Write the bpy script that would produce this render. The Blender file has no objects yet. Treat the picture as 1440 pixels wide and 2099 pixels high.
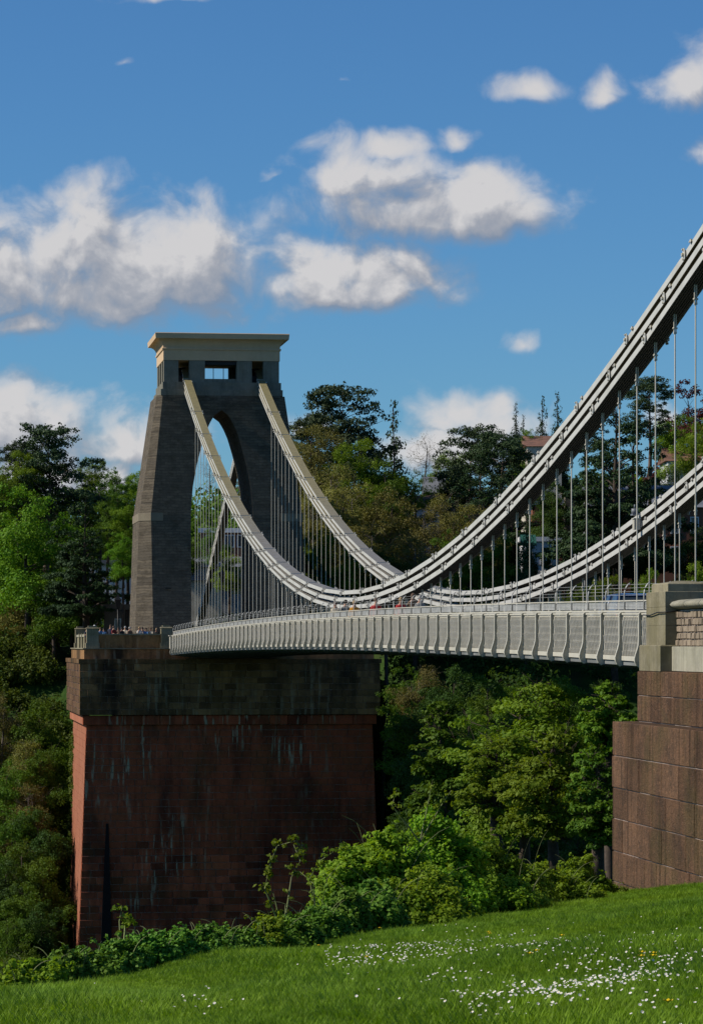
import bpy, math, random
import numpy as np
from mathutils import Vector, Matrix

# ------------------------------------------------------------------ camera, world, sun, exposure
S = bpy.context.scene
TH = 0.1359; CT, ST = math.cos(TH), math.sin(TH)
FPX = 6431.0                                   # focal length in pixels of the 1440 x 2099 photograph
cam_d = bpy.data.cameras.new('camera'); cam = bpy.data.objects.new('camera', cam_d)
S.collection.objects.link(cam); S.camera = cam
cam.location = (0, 0, 0); cam.rotation_euler = (math.pi/2, 0, -TH)
cam_d.sensor_fit = 'VERTICAL'; cam_d.sensor_height = 36.0; cam_d.sensor_width = 24.7
cam_d.lens = FPX/2099*36; cam_d.shift_y = 271.5/2099
cam_d.clip_start = 0.5; cam_d.clip_end = 6000
S.view_settings.view_transform = 'Standard'; S.view_settings.look = 'None'
S.view_settings.gamma = 1; S.view_settings.use_curve_mapping = False
S.view_settings.exposure = 0.12
S.render.engine = 'CYCLES'

SUN_AZ = math.radians(-88)                     # bearing of the sun from +Y towards +X (so: square from the left)
SUN_EL = math.radians(39)
sd = bpy.data.lights.new('sun', 'SUN'); sd.energy = 4.6; sd.angle = math.radians(0.5); sd.color = (1, .925, .80)
sun = bpy.data.objects.new('sun', sd); S.collection.objects.link(sun)
sdir = Vector((math.sin(SUN_AZ)*math.cos(SUN_EL), math.cos(SUN_AZ)*math.cos(SUN_EL), math.sin(SUN_EL)))
sun.rotation_euler = sdir.to_track_quat('Z', 'Y').to_euler()

class NT:
    """tiny helper to wire shader nodes"""
    def __init__(s, tree): s.t = tree; s.n = tree.nodes; s.l = tree.links
    def new(s, ty, **kw):
        n = s.n.new(ty)
        for k, v in kw.items(): setattr(n, k, v)
        return n
    def put(s, sock, v):
        if isinstance(v, bpy.types.NodeSocket): s.l.new(v, sock)
        elif v is not None: sock.default_value = v
    def m(s, op, a, b=None, c=None, clamp=False):
        n = s.new('ShaderNodeMath', operation=op, use_clamp=clamp)
        s.put(n.inputs[0], a)
        if b is not None: s.put(n.inputs[1], b)
        if c is not None: s.put(n.inputs[2], c)
        return n.outputs[0]
    def v(s, op, a, b=None):
        n = s.new('ShaderNodeVectorMath', operation=op); s.put(n.inputs[0], a)
        if b is not None: s.put(n.inputs[1], b)
        return n.outputs['Value'] if op in ('LENGTH', 'DOT_PRODUCT') else n.outputs['Vector']
    def mix(s, f, a, b, blend='MIX'):
        n = s.new('ShaderNodeMix', data_type='RGBA', blend_type=blend)
        s.put(n.inputs[0], f); s.put(n.inputs[6], a); s.put(n.inputs[7], b)
        return n.outputs[2]
    def noise(s, vec, scale, detail=4, rough=.55, dist=0):
        n = s.new('ShaderNodeTexNoise'); s.put(n.inputs['Vector'], vec)
        n.inputs['Scale'].default_value = scale; n.inputs['Detail'].default_value = detail
        n.inputs['Roughness'].default_value = rough; n.inputs['Distortion'].default_value = dist
        return n.outputs[0]
    def step(s, x, a, b, lo=0., hi=1.):
        n = s.new('ShaderNodeMapRange', interpolation_type='SMOOTHSTEP'); s.put(n.inputs[0], x)
        for i, q in enumerate((a, b, lo, hi)): n.inputs[i+1].default_value = q
        return n.outputs[0]
    def comb(s, x, y, z):
        n = s.new('ShaderNodeCombineXYZ')
        for i, q in enumerate((x, y, z)): s.put(n.inputs[i], q)
        return n.outputs[0]
    def sep(s, v):
        n = s.new('ShaderNodeSeparateXYZ'); s.put(n.inputs[0], v); return n.outputs

def rgb(c): return (c[0], c[1], c[2], 1)

world = bpy.data.worlds.new('World'); S.world = world; world.use_nodes = True
W = NT(world.node_tree); W.n.clear()
# clouds: soft ellipses in bearing / elevation, broken up by fractal noise, (cx, cy, rx, ry) in thousandths
CL = [(.25,.535,.300,.135,.85),(.33,.475,.110,.07,.55),(.12,.54,.19,.12,.6),(-.02,.56,.12,.15,.6),(.03,.655,.12,.05,.2),(.40,.56,.13,.11,.5),
      (.72,.56,.22,.085,.62),(.63,.52,.12,.07,.4),(.84,.555,.11,.07,.4),
      (.86,.405,.28,.10,.55),(.70,.345,.14,.09,.2),(.97,.41,.17,.095,.5),(.80,.300,.20,.065,-.12),(.93,.29,.07,.05,.05),
      (1.08,.183,.13,.055,-.12),(1.245,.19,.075,.075,-.22),(1.42,.15,.14,.11,.0),(1.44,.30,.085,.07,-.05),
      (1.06,.708,.085,.045,-.18),(.25,.126,.08,.03,-.62),(.70,.155,.08,.03,-.75),(.34,-.005,.17,.03,-.2),(.55,.352,.10,.03,-.6),
      (.06,.85,.24,.10,.45),(.22,.90,.22,.08,.35),(.02,.80,.14,.055,.3),(.97,.85,.14,.06,.55),(1.0,.82,.08,.05,.5),(.93,.91,.20,.08,.3),(.62,.86,.13,.05,-.15),
      (.10,.97,.34,.09,.3),(1.36,.86,.06,.05,.0),(.8,1.10,1.4,.10,-.05)]
def cloud_group():
    g = bpy.data.node_groups.new('cloud_field', 'ShaderNodeTree')
    g.interface.new_socket('P', in_out='INPUT', socket_type='NodeSocketVector')
    g.interface.new_socket('D', in_out='OUTPUT', socket_type='NodeSocketFloat')
    k = NT(g); gi = k.new('NodeGroupInput'); go = k.new('NodeGroupOutput')
    p = gi.outputs[0]
    wn = k.new('ShaderNodeTexNoise'); k.put(wn.inputs['Vector'], p); wn.inputs['Scale'].default_value = 7; wn.inputs['Detail'].default_value = 3
    warp = k.v('MULTIPLY', k.v('SUBTRACT', wn.outputs['Color'], (.5,.5,.5)), (.10,.07,0))
    q = k.v('ADD', p, warp)
    acc = None
    for cx, cy, rx, ry, amp in CL:
        e0 = k.v('MULTIPLY', k.v('SUBTRACT', q, (cx,cy+ry*.22,0)), (1/rx,.84/ry,0))
        e = k.v('LENGTH', k.v('MAXIMUM', e0, k.v('MULTIPLY', e0, (1,1.75,1))))      # flat bases, rounded tops
        f = k.m('MULTIPLY_ADD', e, -1.35, 1.0+amp)
        acc = f if acc is None else k.m('MAXIMUM', acc, f)
    # elsewhere in the sky: the same kind of scattered cumulus
    sp = k.sep(p); side = k.step(k.m('ABSOLUTE', k.m('SUBTRACT', sp[0], .72)), .85, 1.1)
    up = k.step(sp[1], -.15, -.5); out = k.m('MAXIMUM', side, up)
    gen = k.m('SUBTRACT', k.m('MULTIPLY', k.noise(p, 1.6, 3), 4.2), 2.5)
    gen = k.m('ADD', gen, k.m('MULTIPLY', k.m('SUBTRACT', out, 1), 4))
    acc = k.m('MINIMUM', k.m('MAXIMUM', acc, gen), .95)
    n1 = k.noise(p, 8.5, 6, .54, .35); n2 = k.noise(p, 30, 4, .55)
    d = k.m('ADD', acc, k.m('MULTIPLY', k.m('SUBTRACT', n1, .5), 2.15))
    d = k.m('ADD', d, k.m('MULTIPLY', k.m('SUBTRACT', n2, .5), .22))
    k.put(go.inputs[0], d); return g
cg = cloud_group()
tc = W.new('ShaderNodeTexCoord'); d = tc.outputs['Generated']
az = W.m('ARCTAN2', W.v('DOT_PRODUCT', d, (CT,-ST,0)), W.v('DOT_PRODUCT', d, (ST,CT,0)))
el = W.m('ARCSINE', W.sep(d)[2])
P = W.comb(W.m('MULTIPLY_ADD', az, FPX/1000, .720), W.m('MULTIPLY_ADD', el, -FPX*1.012/1000, 1.321), 0)
def field(v):
    n = W.new('ShaderNodeGroup'); n.node_tree = cg; W.put(n.inputs[0], v); return n.outputs[0]
D0 = field(P); D1 = field(W.v('ADD', P, (-.016,-.030,0))); D2 = field(W.v('ADD', P, (-.035,-.095,0)))
cov = W.step(D0, -.05, .98); cov = W.m('MULTIPLY', cov, .95)
lit = W.m('ADD', W.m('MULTIPLY', W.m('SUBTRACT', D0, D1), .60), W.m('MULTIPLY', W.m('SUBTRACT', D0, D2), .52))
lit = W.m('ADD', lit, W.m('MULTIPLY_ADD', W.step(D0, .1, .9), .10, .38), clamp=True)
ccol = W.new('ShaderNodeValToRGB'); W.put(ccol.inputs[0], lit)
r = ccol.color_ramp; r.elements[0].position = 0.05; r.elements[0].color = (.30,.36,.47,1)
r.elements[1].position = .95; r.elements[1].color = (.86,.84,.84,1)
e = r.elements.new(.5); e.color = (.49,.51,.57,1)
sky = W.new('ShaderNodeTexSky', sky_type='NISHITA'); sky.sun_disc = False
sky.sun_elevation = SUN_EL; sky.sun_rotation = SUN_AZ
sky.altitude = 100; sky.air_density = 1.0; sky.dust_density = 0.15; sky.ozone_density = 3.0
tint = W.mix(1.0, sky.outputs[0], (.335,.605,.86,1), 'MULTIPLY')
b1 = W.new('ShaderNodeBackground'); W.put(b1.inputs[0], tint); b1.inputs[1].default_value = .10
b2 = W.new('ShaderNodeBackground'); W.put(b2.inputs[0], ccol.outputs[0]); b2.inputs[1].default_value = .70
mx = W.new('ShaderNodeMixShader'); W.put(mx.inputs[0], cov); W.put(mx.inputs[1], b1.outputs[0]); W.put(mx.inputs[2], b2.outputs[0])
wo = W.new('ShaderNodeOutputWorld'); W.put(wo.inputs[0], mx.outputs[0])

# ------------------------------------------------------------------ helpers
COL = S.collection
RNG = np.random.default_rng(7); random.seed(7)
def wpt(px, py, w):                            # point seen at a pixel, w metres deep
    u = (px-720)/FPX*w; z = (1321-py)/FPX*w
    return Vector((u*CT+w*ST, -u*ST+w*CT, z))
def wuv(u, w): return (u*CT+w*ST, -u*ST+w*CT)

def tag(o, label=None, cat=None, group=None, kind=None):
    if label: o['label'] = label
    if cat: o['category'] = cat
    if group: o['group'] = group
    if kind: o['kind'] = kind
    return o
def empty(name, loc, label, cat, group=None, rz=0):
    o = bpy.data.objects.new(name, None); o.location = loc; o.rotation_euler = (0,0,rz); o.empty_display_size = .3
    COL.objects.link(o); return tag(o, label, cat, group)
def inst(name, me, parent=None, loc=(0,0,0), rot=(0,0,0), sc=(1,1,1)):
    o = bpy.data.objects.new(name, me); o.location = loc; o.rotation_euler = rot; o.scale = sc
    COL.objects.link(o)
    if parent: o.parent = parent
    return o
def copy_tree(o, parent=None):
    c = o.copy(); COL.objects.link(c)
    if parent: c.parent = parent
    for ch in list(o.children): copy_tree(ch, c)
    return c

class MB:
    def __init__(s): s.v = []; s.f = []; s.mi = []; s.smooth = []
    def add(s, vs, fs, mi=0, sm=False):
        b = len(s.v); s.v += [tuple(p) for p in vs]
        for f in fs: s.f.append(tuple(b+i for i in f)); s.mi.append(mi); s.smooth.append(sm)
    def box(s, x0,x1,y0,y1,z0,z1, mi=0):
        s.add([(x0,y0,z0),(x1,y0,z0),(x1,y1,z0),(x0,y1,z0),(x0,y0,z1),(x1,y0,z1),(x1,y1,z1),(x0,y1,z1)],
              [(0,3,2,1),(4,5,6,7),(0,1,5,4),(1,2,6,5),(2,3,7,6),(3,0,4,7)], mi)
    def frustum(s, rings, mi=0, cap=True):     # list of rings (lists of points, same count)
        n = len(rings[0]); b = len(s.v)
        for r_ in rings: s.v += [tuple(p) for p in r_]
        for k in range(len(rings)-1):
            for i in range(n):
                j = (i+1) % n
                s.f.append((b+k*n+i, b+k*n+j, b+(k+1)*n+j, b+(k+1)*n+i)); s.mi.append(mi); s.smooth.append(False)
        if cap:
            s.f.append(tuple(b+i for i in reversed(range(n)))); s.mi.append(mi); s.smooth.append(False)
            s.f.append(tuple(b+(len(rings)-1)*n+i for i in range(n))); s.mi.append(mi); s.smooth.append(False)
    def tube(s, pts, rad, n=6, mi=0, cap=True):
        pts = [Vector(p) for p in pts]
        if not hasattr(rad, '__len__'): rad = [rad]*len(pts)
        rings = []
        for i, p in enumerate(pts):
            t = (pts[min(i+1,len(pts)-1)]-pts[max(i-1,0)]).normalized()
            a = t.cross(Vector((0,0,1)) if abs(t.z) < .95 else Vector((1,0,0))).normalized(); b_ = t.cross(a)
            rings.append([p+(a*math.cos(2*math.pi*k/n)+b_*math.sin(2*math.pi*k/n))*rad[i] for k in range(n)])
        b = len(s.v)
        for r_ in rings: s.v += [tuple(p) for p in r_]
        for k in range(len(rings)-1):
            for i in range(n):
                j = (i+1) % n; s.f.append((b+k*n+i, b+k*n+j, b+(k+1)*n+j, b+(k+1)*n+i)); s.mi.append(mi); s.smooth.append(n > 4)
        if cap:
            s.f.append(tuple(b+i for i in range(n))); s.mi.append(mi); s.smooth.append(False)
            s.f.append(tuple(b+(len(rings)-1)*n+i for i in range(n))); s.mi.append(mi); s.smooth.append(False)
    def prism_y(s, poly, y0, y1, mi=0):        # polygon in XZ extruded along Y
        n = len(poly); vs = [(x,y0,z) for x,z in poly]+[(x,y1,z) for x,z in poly]
        s.add(vs, [tuple(range(n)), tuple(reversed(range(n,2*n)))]+[(i,n+i,n+(i+1)%n,(i+1)%n) for i in range(n)], mi)
    def prism_x(s, poly, x0, x1, mi=0):
        n = len(poly); vs = [(x0,y,z) for y,z in poly]+[(x1,y,z) for y,z in poly]
        s.add(vs, [tuple(range(n)), tuple(reversed(range(n,2*n)))]+[(i,n+i,n+(i+1)%n,(i+1)%n) for i in range(n)], mi)
    def mesh(s, name, mats):
        me = bpy.data.meshes.new(name); me.from_pydata(s.v, [], s.f)
        for m in (mats if isinstance(mats, (list,tuple)) else [mats]): me.materials.append(m)
        me.polygons.foreach_set('material_index', s.mi); me.polygons.foreach_set('use_smooth', s.smooth)
        import bmesh
        bm = bmesh.new(); bm.from_mesh(me); bmesh.ops.recalc_face_normals(bm, faces=bm.faces); bm.to_mesh(me); bm.free()
        me.update(); return me
    def build(s, name, mats, parent=None, loc=(0,0,0), rot=(0,0,0)):
        return inst(name, s.mesh(name, mats), parent, loc, rot)

# ------------------------------------------------------------------ materials
def base_mat(name):
    m = bpy.data.materials.new(name); m.use_nodes = True
    k = NT(m.node_tree); bs = k.n['Principled BSDF']; return m, k, bs
def finish(k, bs, col, rough=.8, height=None, bstr=.3, bdist=.02, spec=.3):
    k.put(bs.inputs['Base Color'], col); k.put(bs.inputs['Roughness'], rough)
    bs.inputs['Specular IOR Level'].default_value = spec
    if height is not None:
        b = k.new('ShaderNodeBump'); b.inputs['Strength'].default_value = bstr; b.inputs['Distance'].default_value = bdist
        k.put(b.inputs['Height'], height); k.put(bs.inputs['Normal'], b.outputs[0])
def plain(name, c1, c2=None, scale=4, rough=.7, bump=.15, spec=.3, metal=0):
    m, k, bs = base_mat(name)
    p = k.new('ShaderNodeNewGeometry').outputs['Position']
    n = k.noise(p, scale, 6); c2 = c2 or tuple(x*.75 for x in c1)
    finish(k, bs, k.mix(k.step(n,.35,.65), rgb(c1), rgb(c2)), rough, k.noise(p, scale*6, 3), bump, .01, spec)
    bs.inputs['Metallic'].default_value = metal
    return m
def stone(name, c1, c2, c3=None, streak=.6, sc=1., pale=.0, moss=0., black=0., bump=.5, rnd=.35, bd=.03):
    """weathered masonry: per-block tone, mottling, vertical water streaks, pale lime runs, moss"""
    m, k, bs = base_mat(name)
    p = k.new('ShaderNodeNewGeometry').outputs['Position']
    oi = k.new('ShaderNodeObjectInfo').outputs['Random']
    n1 = k.noise(p, 1.3*sc, 8, .65); n2 = k.noise(p, 9*sc, 6, .7)
    col = k.mix(k.step(n1,.35,.68), rgb(c1), rgb(c2))
    col = k.mix(k.m('MULTIPLY', k.step(n2,.45,.8), .6), col, rgb(c3 or tuple(x*1.5 for x in c2)))
    val = k.m('MULTIPLY_ADD', oi, rnd, 1-rnd/2)
    hs = k.new('ShaderNodeHueSaturation'); k.put(hs.inputs['Color'], col); k.put(hs.inputs['Value'], val); col = hs.outputs[0]
    st = k.noise(k.v('MULTIPLY', p, (5*sc,5*sc,.22*sc)), 1, 5, .6)
    col = k.mix(k.m('MULTIPLY', k.step(st,.48,.72), streak), col, rgb(tuple(x*.28 for x in c1)))
    if black:
        bn = k.noise(k.v('MULTIPLY', p, (.42,.42,.13)), 1, 5, .6)
        col = k.mix(k.m('MULTIPLY', k.step(bn,.46,.66), black), col, (.008,.008,.008,1))
    if pale:
        a = k.noise(k.v('MULTIPLY', k.v('ADD', p, (31,7,0)), (3.4,3.4,.34)), 1, 3, .5)
        b = k.noise(k.v('ADD', p, (3,9,5)), .16, 3, .6)
        col = k.mix(k.m('MULTIPLY', k.m('MULTIPLY', k.step(a,.555,.66), k.step(b,.42,.60)), pale), col, (.42,.36,.24,1))
    if moss:
        mn = k.noise(p, .55*sc, 7, .65)
        col = k.mix(k.m('MULTIPLY', k.step(mn,.46,.62), moss), col, (.085,.075,.022,1))
    h = k.m('ADD', k.noise(p, 16*sc, 6, .7), k.m('MULTIPLY', n1, 1.2))
    if bd > .05:                               # pitted, flaking face
        vo = k.new('ShaderNodeTexVoronoi'); k.put(vo.inputs['Vector'], k.v('MULTIPLY', p, (7,7,11))); vo.inputs['Scale'].default_value = 1.6
        h = k.m('ADD', h, k.m('MULTIPLY', k.step(vo.outputs[0], .0, .5), .08)); sp_ = k.noise(p, 55, 5, .75)
        col = k.mix(k.m('MULTIPLY', k.step(sp_,.52,.72), .55), col, rgb(tuple(x*1.9 for x in c1))); col = k.mix(k.m('MULTIPLY', k.step(sp_,.46,.34), .5), col, rgb(tuple(x*.3 for x in c1)))
    finish(k, bs, col, .92, h, bump, bd/sc, .15)
    return m
def coursed(name, c1, c2, mort, bw, bh, mottle=.5):
    """small coursed rubble, too far away to tell stones apart"""
    m, k, bs = base_mat(name)
    p = k.new('ShaderNodeNewGeometry').outputs['Position']; sp = k.sep(p)
    wob = k.m('MULTIPLY', k.m('SUBTRACT', k.noise(p, 1.2, 4), .5), .34)
    v = k.comb(k.m('ADD', sp[0], sp[1]), k.m('ADD', sp[2], wob), 0)
    br = k.new('ShaderNodeTexBrick'); k.put(br.inputs['Vector'], v)
    br.inputs['Scale'].default_value = 1; br.inputs['Brick Width'].default_value = bw; br.inputs['Row Height'].default_value = bh
    br.inputs['Mortar Size'].default_value = .018; br.inputs['Mortar Smooth'].default_value = .4; br.inputs['Bias'].default_value = 0
    br.inputs['Color1'].default_value = rgb(c1); br.inputs['Color2'].default_value = rgb(c2); br.inputs['Mortar'].default_value = rgb(mort)
    n = k.noise(k.v('MULTIPLY', p, (1,1,1.3)), 1.1, 8, .72); n3 = k.noise(k.v('MULTIPLY', p, (2,2,7)), 2, 5, .7)
    col = k.mix(k.m('MULTIPLY', k.step(n,.42,.7), mottle), br.outputs[0], rgb(tuple(x*.4 for x in c1)))
    col = k.mix(k.m('MULTIPLY', k.step(n3,.55,.75), .5), col, rgb((c2[0]*1.55,c2[1]*1.4,c2[2]*1.3)))
    h = k.m('ADD', br.outputs['Fac'], k.m('MULTIPLY', n3, -1.5))
    finish(k, bs, col, .93, h, .8, -.05, .12)
    return m

M = {}
def white_paint():
    m, k, bs = base_mat('painted_iron')
    g = k.new('ShaderNodeNewGeometry'); p = g.outputs['Position']; nz = k.sep(g.outputs['True Normal'])[2]
    n = k.noise(p, 1.5, 6, .6); n2 = k.noise(k.v('MULTIPLY', p, (6,6,.8)), 1.5, 4)
    col = k.mix(k.step(n,.4,.7), (.49,.46,.385,1), (.41,.385,.315,1))
    col = k.mix(k.m('MULTIPLY', k.step(n2,.56,.74), .35), col, (.33,.29,.21,1))
    finish(k, bs, col, .55, k.noise(p, 12, 3), .08, .01, .35); return m
def chain_paint(inner=False):                   # algae and grime lie on the upper faces of the links
    m, k, bs = base_mat('chain_paint')
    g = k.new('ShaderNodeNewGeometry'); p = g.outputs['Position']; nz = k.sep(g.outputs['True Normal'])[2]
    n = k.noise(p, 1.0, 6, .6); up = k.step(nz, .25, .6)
    far = k.step(k.noise(k.v('MULTIPLY', p, (1,.07,.0)), 1, 2), .35, .65)
    alg = k.mix(k.step(k.sep(p)[2], 5, 12), (.20,.19,.175,1), (.235,.20,.095,1))
    alg = k.mix(k.m('MULTIPLY', k.step(k.noise(p, 3, 6, .7),.4,.7), .55), alg, (.12,.105,.055,1))
    col = k.mix(up, k.mix(k.step(n,.4,.7), (.49,.48,.445,1), (.41,.40,.36,1)), alg)
    nn = k.noise(k.v('MULTIPLY', p, (4,4,1)), 2, 4); col = k.mix(k.m('MULTIPLY', k.step(nn,.62,.8), .25), col, (.3,.27,.2,1))
    if inner: col = k.mix(up, (.045,.042,.034,1), alg)  # inner plates: shade between the links put into the colour
    else: col = k.mix(k.step(nz,-.3,-.7), col, (.06,.056,.045,1))  # downward faces darkened: shade under the links painted into the colour
    finish(k, bs, col, .55, k.noise(p, 12, 3), .1, .01, .35); return m
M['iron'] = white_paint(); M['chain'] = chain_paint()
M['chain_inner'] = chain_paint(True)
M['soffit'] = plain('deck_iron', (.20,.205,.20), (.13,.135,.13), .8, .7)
M['rail'] = plain('railing_steel', (.36,.36,.35), (.27,.27,.26), 3, .5)
M['road'] = plain('asphalt', (.06,.06,.06), (.045,.045,.045), 5, .9)
M['pave'] = plain('paving', (.24,.22,.19), (.18,.165,.14), 2, .9)
M['red'] = stone('red_sandstone', (.40,.085,.036), (.26,.066,.032), (.50,.15,.065), .45, .7, pale=.95, moss=.22, black=.6, rnd=1.0)
M['redlit'] = stone('red_sandstone_side', (.38,.15,.085), (.32,.12,.07), (.43,.19,.12), .25, .7, rnd=.25)  # lighter copy of the red stone, sunlit tone of the side put into its colour
M['olive'] = stone('mossy_ashlar', (.24,.125,.05), (.13,.072,.034), (.31,.18,.085), .5, .7, pale=.3, moss=.16, black=.85, rnd=.95)
M['mortar_red'] = plain('lime_mortar', (.42,.30,.24), (.26,.17,.13), 1)
M['mortar_pale'] = plain('pale_mortar', (.50,.40,.34), (.30,.22,.18), 3)
M['brownstone'] = stone('brown_sandstone', (.14,.078,.045), (.070,.044,.029), (.30,.15,.08), .9, 1.0, moss=.30, rnd=.55, bump=.9, bd=.07)
M['rubble'] = stone('rubble_stone', (.27,.215,.155), (.20,.155,.115), (.37,.31,.24), .1, 3, rnd=.4, bump=.9)
M['ashlar'] = stone('pennant_ashlar', (.245,.215,.14), (.185,.165,.115), (.33,.30,.21), .35, 1.5, moss=.35, rnd=.2, bump=.5)
M['paleashlar'] = stone('grey_ashlar', (.33,.31,.235), (.27,.255,.20), (.42,.40,.33), .45, 1.5, moss=.12, rnd=.15, bump=.5)
M['tower'] = coursed('tower_rubble', (.158,.130,.095), (.105,.089,.069), (.090,.076,.060), .62, .23, .8)
M['tower_side'] = M['tower']
M['cornice'] = stone('cornice_render', (.56,.40,.25), (.50,.355,.225), (.60,.44,.29), .06, .4, rnd=0, bump=.15)
M['towerstone'] = stone('tower_ashlar', (.19,.18,.145), (.145,.138,.11), (.24,.23,.19), .4, .7, moss=.15, rnd=.1, bump=.3)
M['towerband'] = stone('tower_band_stone', (.21,.18,.13), (.18,.15,.11), None, .1, .7, rnd=.1)
M['black'] = plain('black_iron', (.012,.012,.014), None, 3, .5)
M['bark'] = plain('bark', (.075,.055,.040), (.04,.03,.024), 5, .95, .8)
M['palebark'] = plain('pale_bark', (.20,.165,.13), (.11,.09,.07), 4, .95, .6)
M['pinebark'] = plain('pine_bark', (.17,.12,.09), (.08,.06,.05), 4, .95, .6)

def leaf_mat(name, c1, c2, trans=.35, c3=None, nsc=.6):
    m, k, bs = base_mat(name)
    at = k.new('ShaderNodeAttribute'); at.attribute_name = 'tone'
    p = k.new('ShaderNodeNewGeometry').outputs['Position']
    oi = k.new('ShaderNodeObjectInfo').outputs['Random']
    f = k.m('ADD', k.m('MULTIPLY', at.outputs['Fac'], .55), k.m('MULTIPLY', k.noise(p, nsc, 3), .75))
    col = k.mix(k.step(f,.35,.95), rgb(c1), rgb(c2))
    if c3: col = k.mix(k.step(at.outputs['Fac'], .86, .93), col, rgb(c3))
    hs = k.new('ShaderNodeHueSaturation'); k.put(hs.inputs['Color'], col)
    k.put(hs.inputs['Value'], k.m('MULTIPLY_ADD', oi, .4, .8)); k.put(hs.inputs['Hue'], k.m('MULTIPLY_ADD', oi, .03, .485)); col = hs.outputs[0]
    k.put(bs.inputs['Base Color'], col); bs.inputs['Roughness'].default_value = .6; bs.inputs['Specular IOR Level'].default_value = .14
    tr = k.new('ShaderNodeBsdfTranslucent'); k.put(tr.inputs[0], k.mix(1, col, (1.25,1.15,.45,1), 'MULTIPLY'))
    mx_ = k.new('ShaderNodeMixShader'); mx_.inputs[0].default_value = trans
    k.put(mx_.inputs[1], bs.outputs[0]); k.put(mx_.inputs[2], tr.outputs[0])
    k.put(k.n['Material Output'].inputs[0], mx_.outputs[0]); return m
L = {
 'lime':  leaf_mat('lime_leaf', (.08,.17,.010), (.16,.26,.018)),
 'mid':   leaf_mat('mid_green_leaf', (.052,.115,.010), (.11,.185,.016)),
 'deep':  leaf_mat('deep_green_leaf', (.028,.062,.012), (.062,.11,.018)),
 'scrub': leaf_mat('scrub_leaf', (.055,.095,.014), (.12,.17,.026)),
 'olive': leaf_mat('olive_bud', (.125,.125,.030), (.21,.19,.045), .25),
 'russet':leaf_mat('russet_bud', (.125,.12,.032), (.18,.165,.040), .25),
 'pine':  leaf_mat('pine_needle', (.022,.044,.016), (.052,.080,.028), .1),
 'cedar': leaf_mat('cedar_needle', (.014,.036,.012), (.040,.075,.022), .1),
 'copper':leaf_mat('copper_leaf', (.075,.022,.018), (.12,.04,.03), .25),
 'bramble':leaf_mat('bramble_leaf', (.13,.25,.014), (.25,.38,.028), .45, None, 1.2),
 'nettle':leaf_mat('nettle_leaf', (.075,.18,.018), (.14,.26,.028), .25, None, 1.5),
 'spring':leaf_mat('spring_leaf', (.095,.16,.010), (.19,.26,.022), .4),
 'ivy':   leaf_mat('ivy_leaf', (.06,.10,.014), (.11,.16,.02), .3),
}
M['leaf_blossom'] = leaf_mat('yellow_variegated_leaf', (.14,.16,.03), (.30,.30,.08), .3)

# ------------------------------------------------------------------ terrain
def crest(u): return 33+3.9*u+.12*u*u if u > -12 else 3.5
def sstep(a, b, x):
    t = min(1, max(0, (x-a)/(b-a))); return t*t*(3-2*t)
def nearplane(u, w):
    z = -.58-.0773*max(w,-20)+.093*max(-25,min(u,30))
    if w < 13: z -= 1.05*min(1,((13-w)/13)**1.5)
    return z + .03*math.sin(u*1.7+w*.6)+.025*math.sin(w*1.1-u*.8)
def ground(X, Y):
    u = X*CT-Y*ST; w = X*ST+Y*CT
    zn = nearplane(u, w)
    wc = max(crest(u), 6)
    if u > 4.8: wc = max(min(wc, 64), 56) if X < 13.5 else 56
    over = w-wc-1.5
    if over > 0: zn = nearplane(u, wc+1.5)-.08*over-.55*max(0, over-8)
    zn = max(zn, -72)
    # far side: slope up to the plateau beyond the far abutment
    edge = 300-26*sstep(14,15.5,X)-12*sstep(38,46,X)
    zf = -.6 - (.62+.95*sstep(14,15.5,X)*(1-sstep(37,40,X)))*max(0, edge-Y) if Y < edge+2 else -.6
    if Y > 275: zf += .012*(Y-275)
    if Y > 330: zf += 14*sstep(330, 900, Y)*(.6+.4*math.sin(X*.006+1.2))
    return max(zn if Y < 190 else -72, max(zf, -72)) if Y > 120 else zn
def grid_mesh(us, ws, mat, name):
    vs = []; fs = []; nu = len(us)
    for w in ws:
        for u in us:
            X, Y = wuv(u, w); vs.append((X, Y, ground(X, Y)))
    for j in range(len(ws)-1):
        for i in range(nu-1): a = j*nu+i; fs.append((a, a+1, a+nu+1, a+nu))
    mb = MB(); mb.v = vs; mb.f = fs; mb.mi = [0]*len(fs); mb.smooth = [True]*len(fs)
    return mb.build(name, mat)
m, k, bs = base_mat('ground_cover')
p = k.new('ShaderNodeNewGeometry').outputs['Position']
nrm = k.sep(k.new('ShaderNodeNewGeometry').outputs['Position'])
col = k.mix(k.step(k.noise(p, .9, 6),.35,.65), (.018,.042,.008,1), (.034,.070,.012,1))
col = k.mix(k.m('MULTIPLY', k.step(k.noise(p, .3, 5),.5,.7), .6), col, (.035,.03,.016,1))
finish(k, bs, col, .95, k.noise(p, 5, 6), .8, .05, .1); M['ground'] = m
us = list(np.r_[np.arange(-1600,-60,110), np.arange(-60,70,2.2), np.arange(70,1700,110)])
us = sorted(set([float(x) for x in us]+[float(x) for x in np.arange(-9,12,.6)]))
ws = sorted(set([float(x) for x in np.r_[np.arange(-30,4,4), np.arange(4,72,.9), np.arange(72,340,4.), np.geomspace(345,5200,30)]]))
tag(grid_mesh(us, ws, M['ground'], 'ground'), kind='structure')

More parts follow.
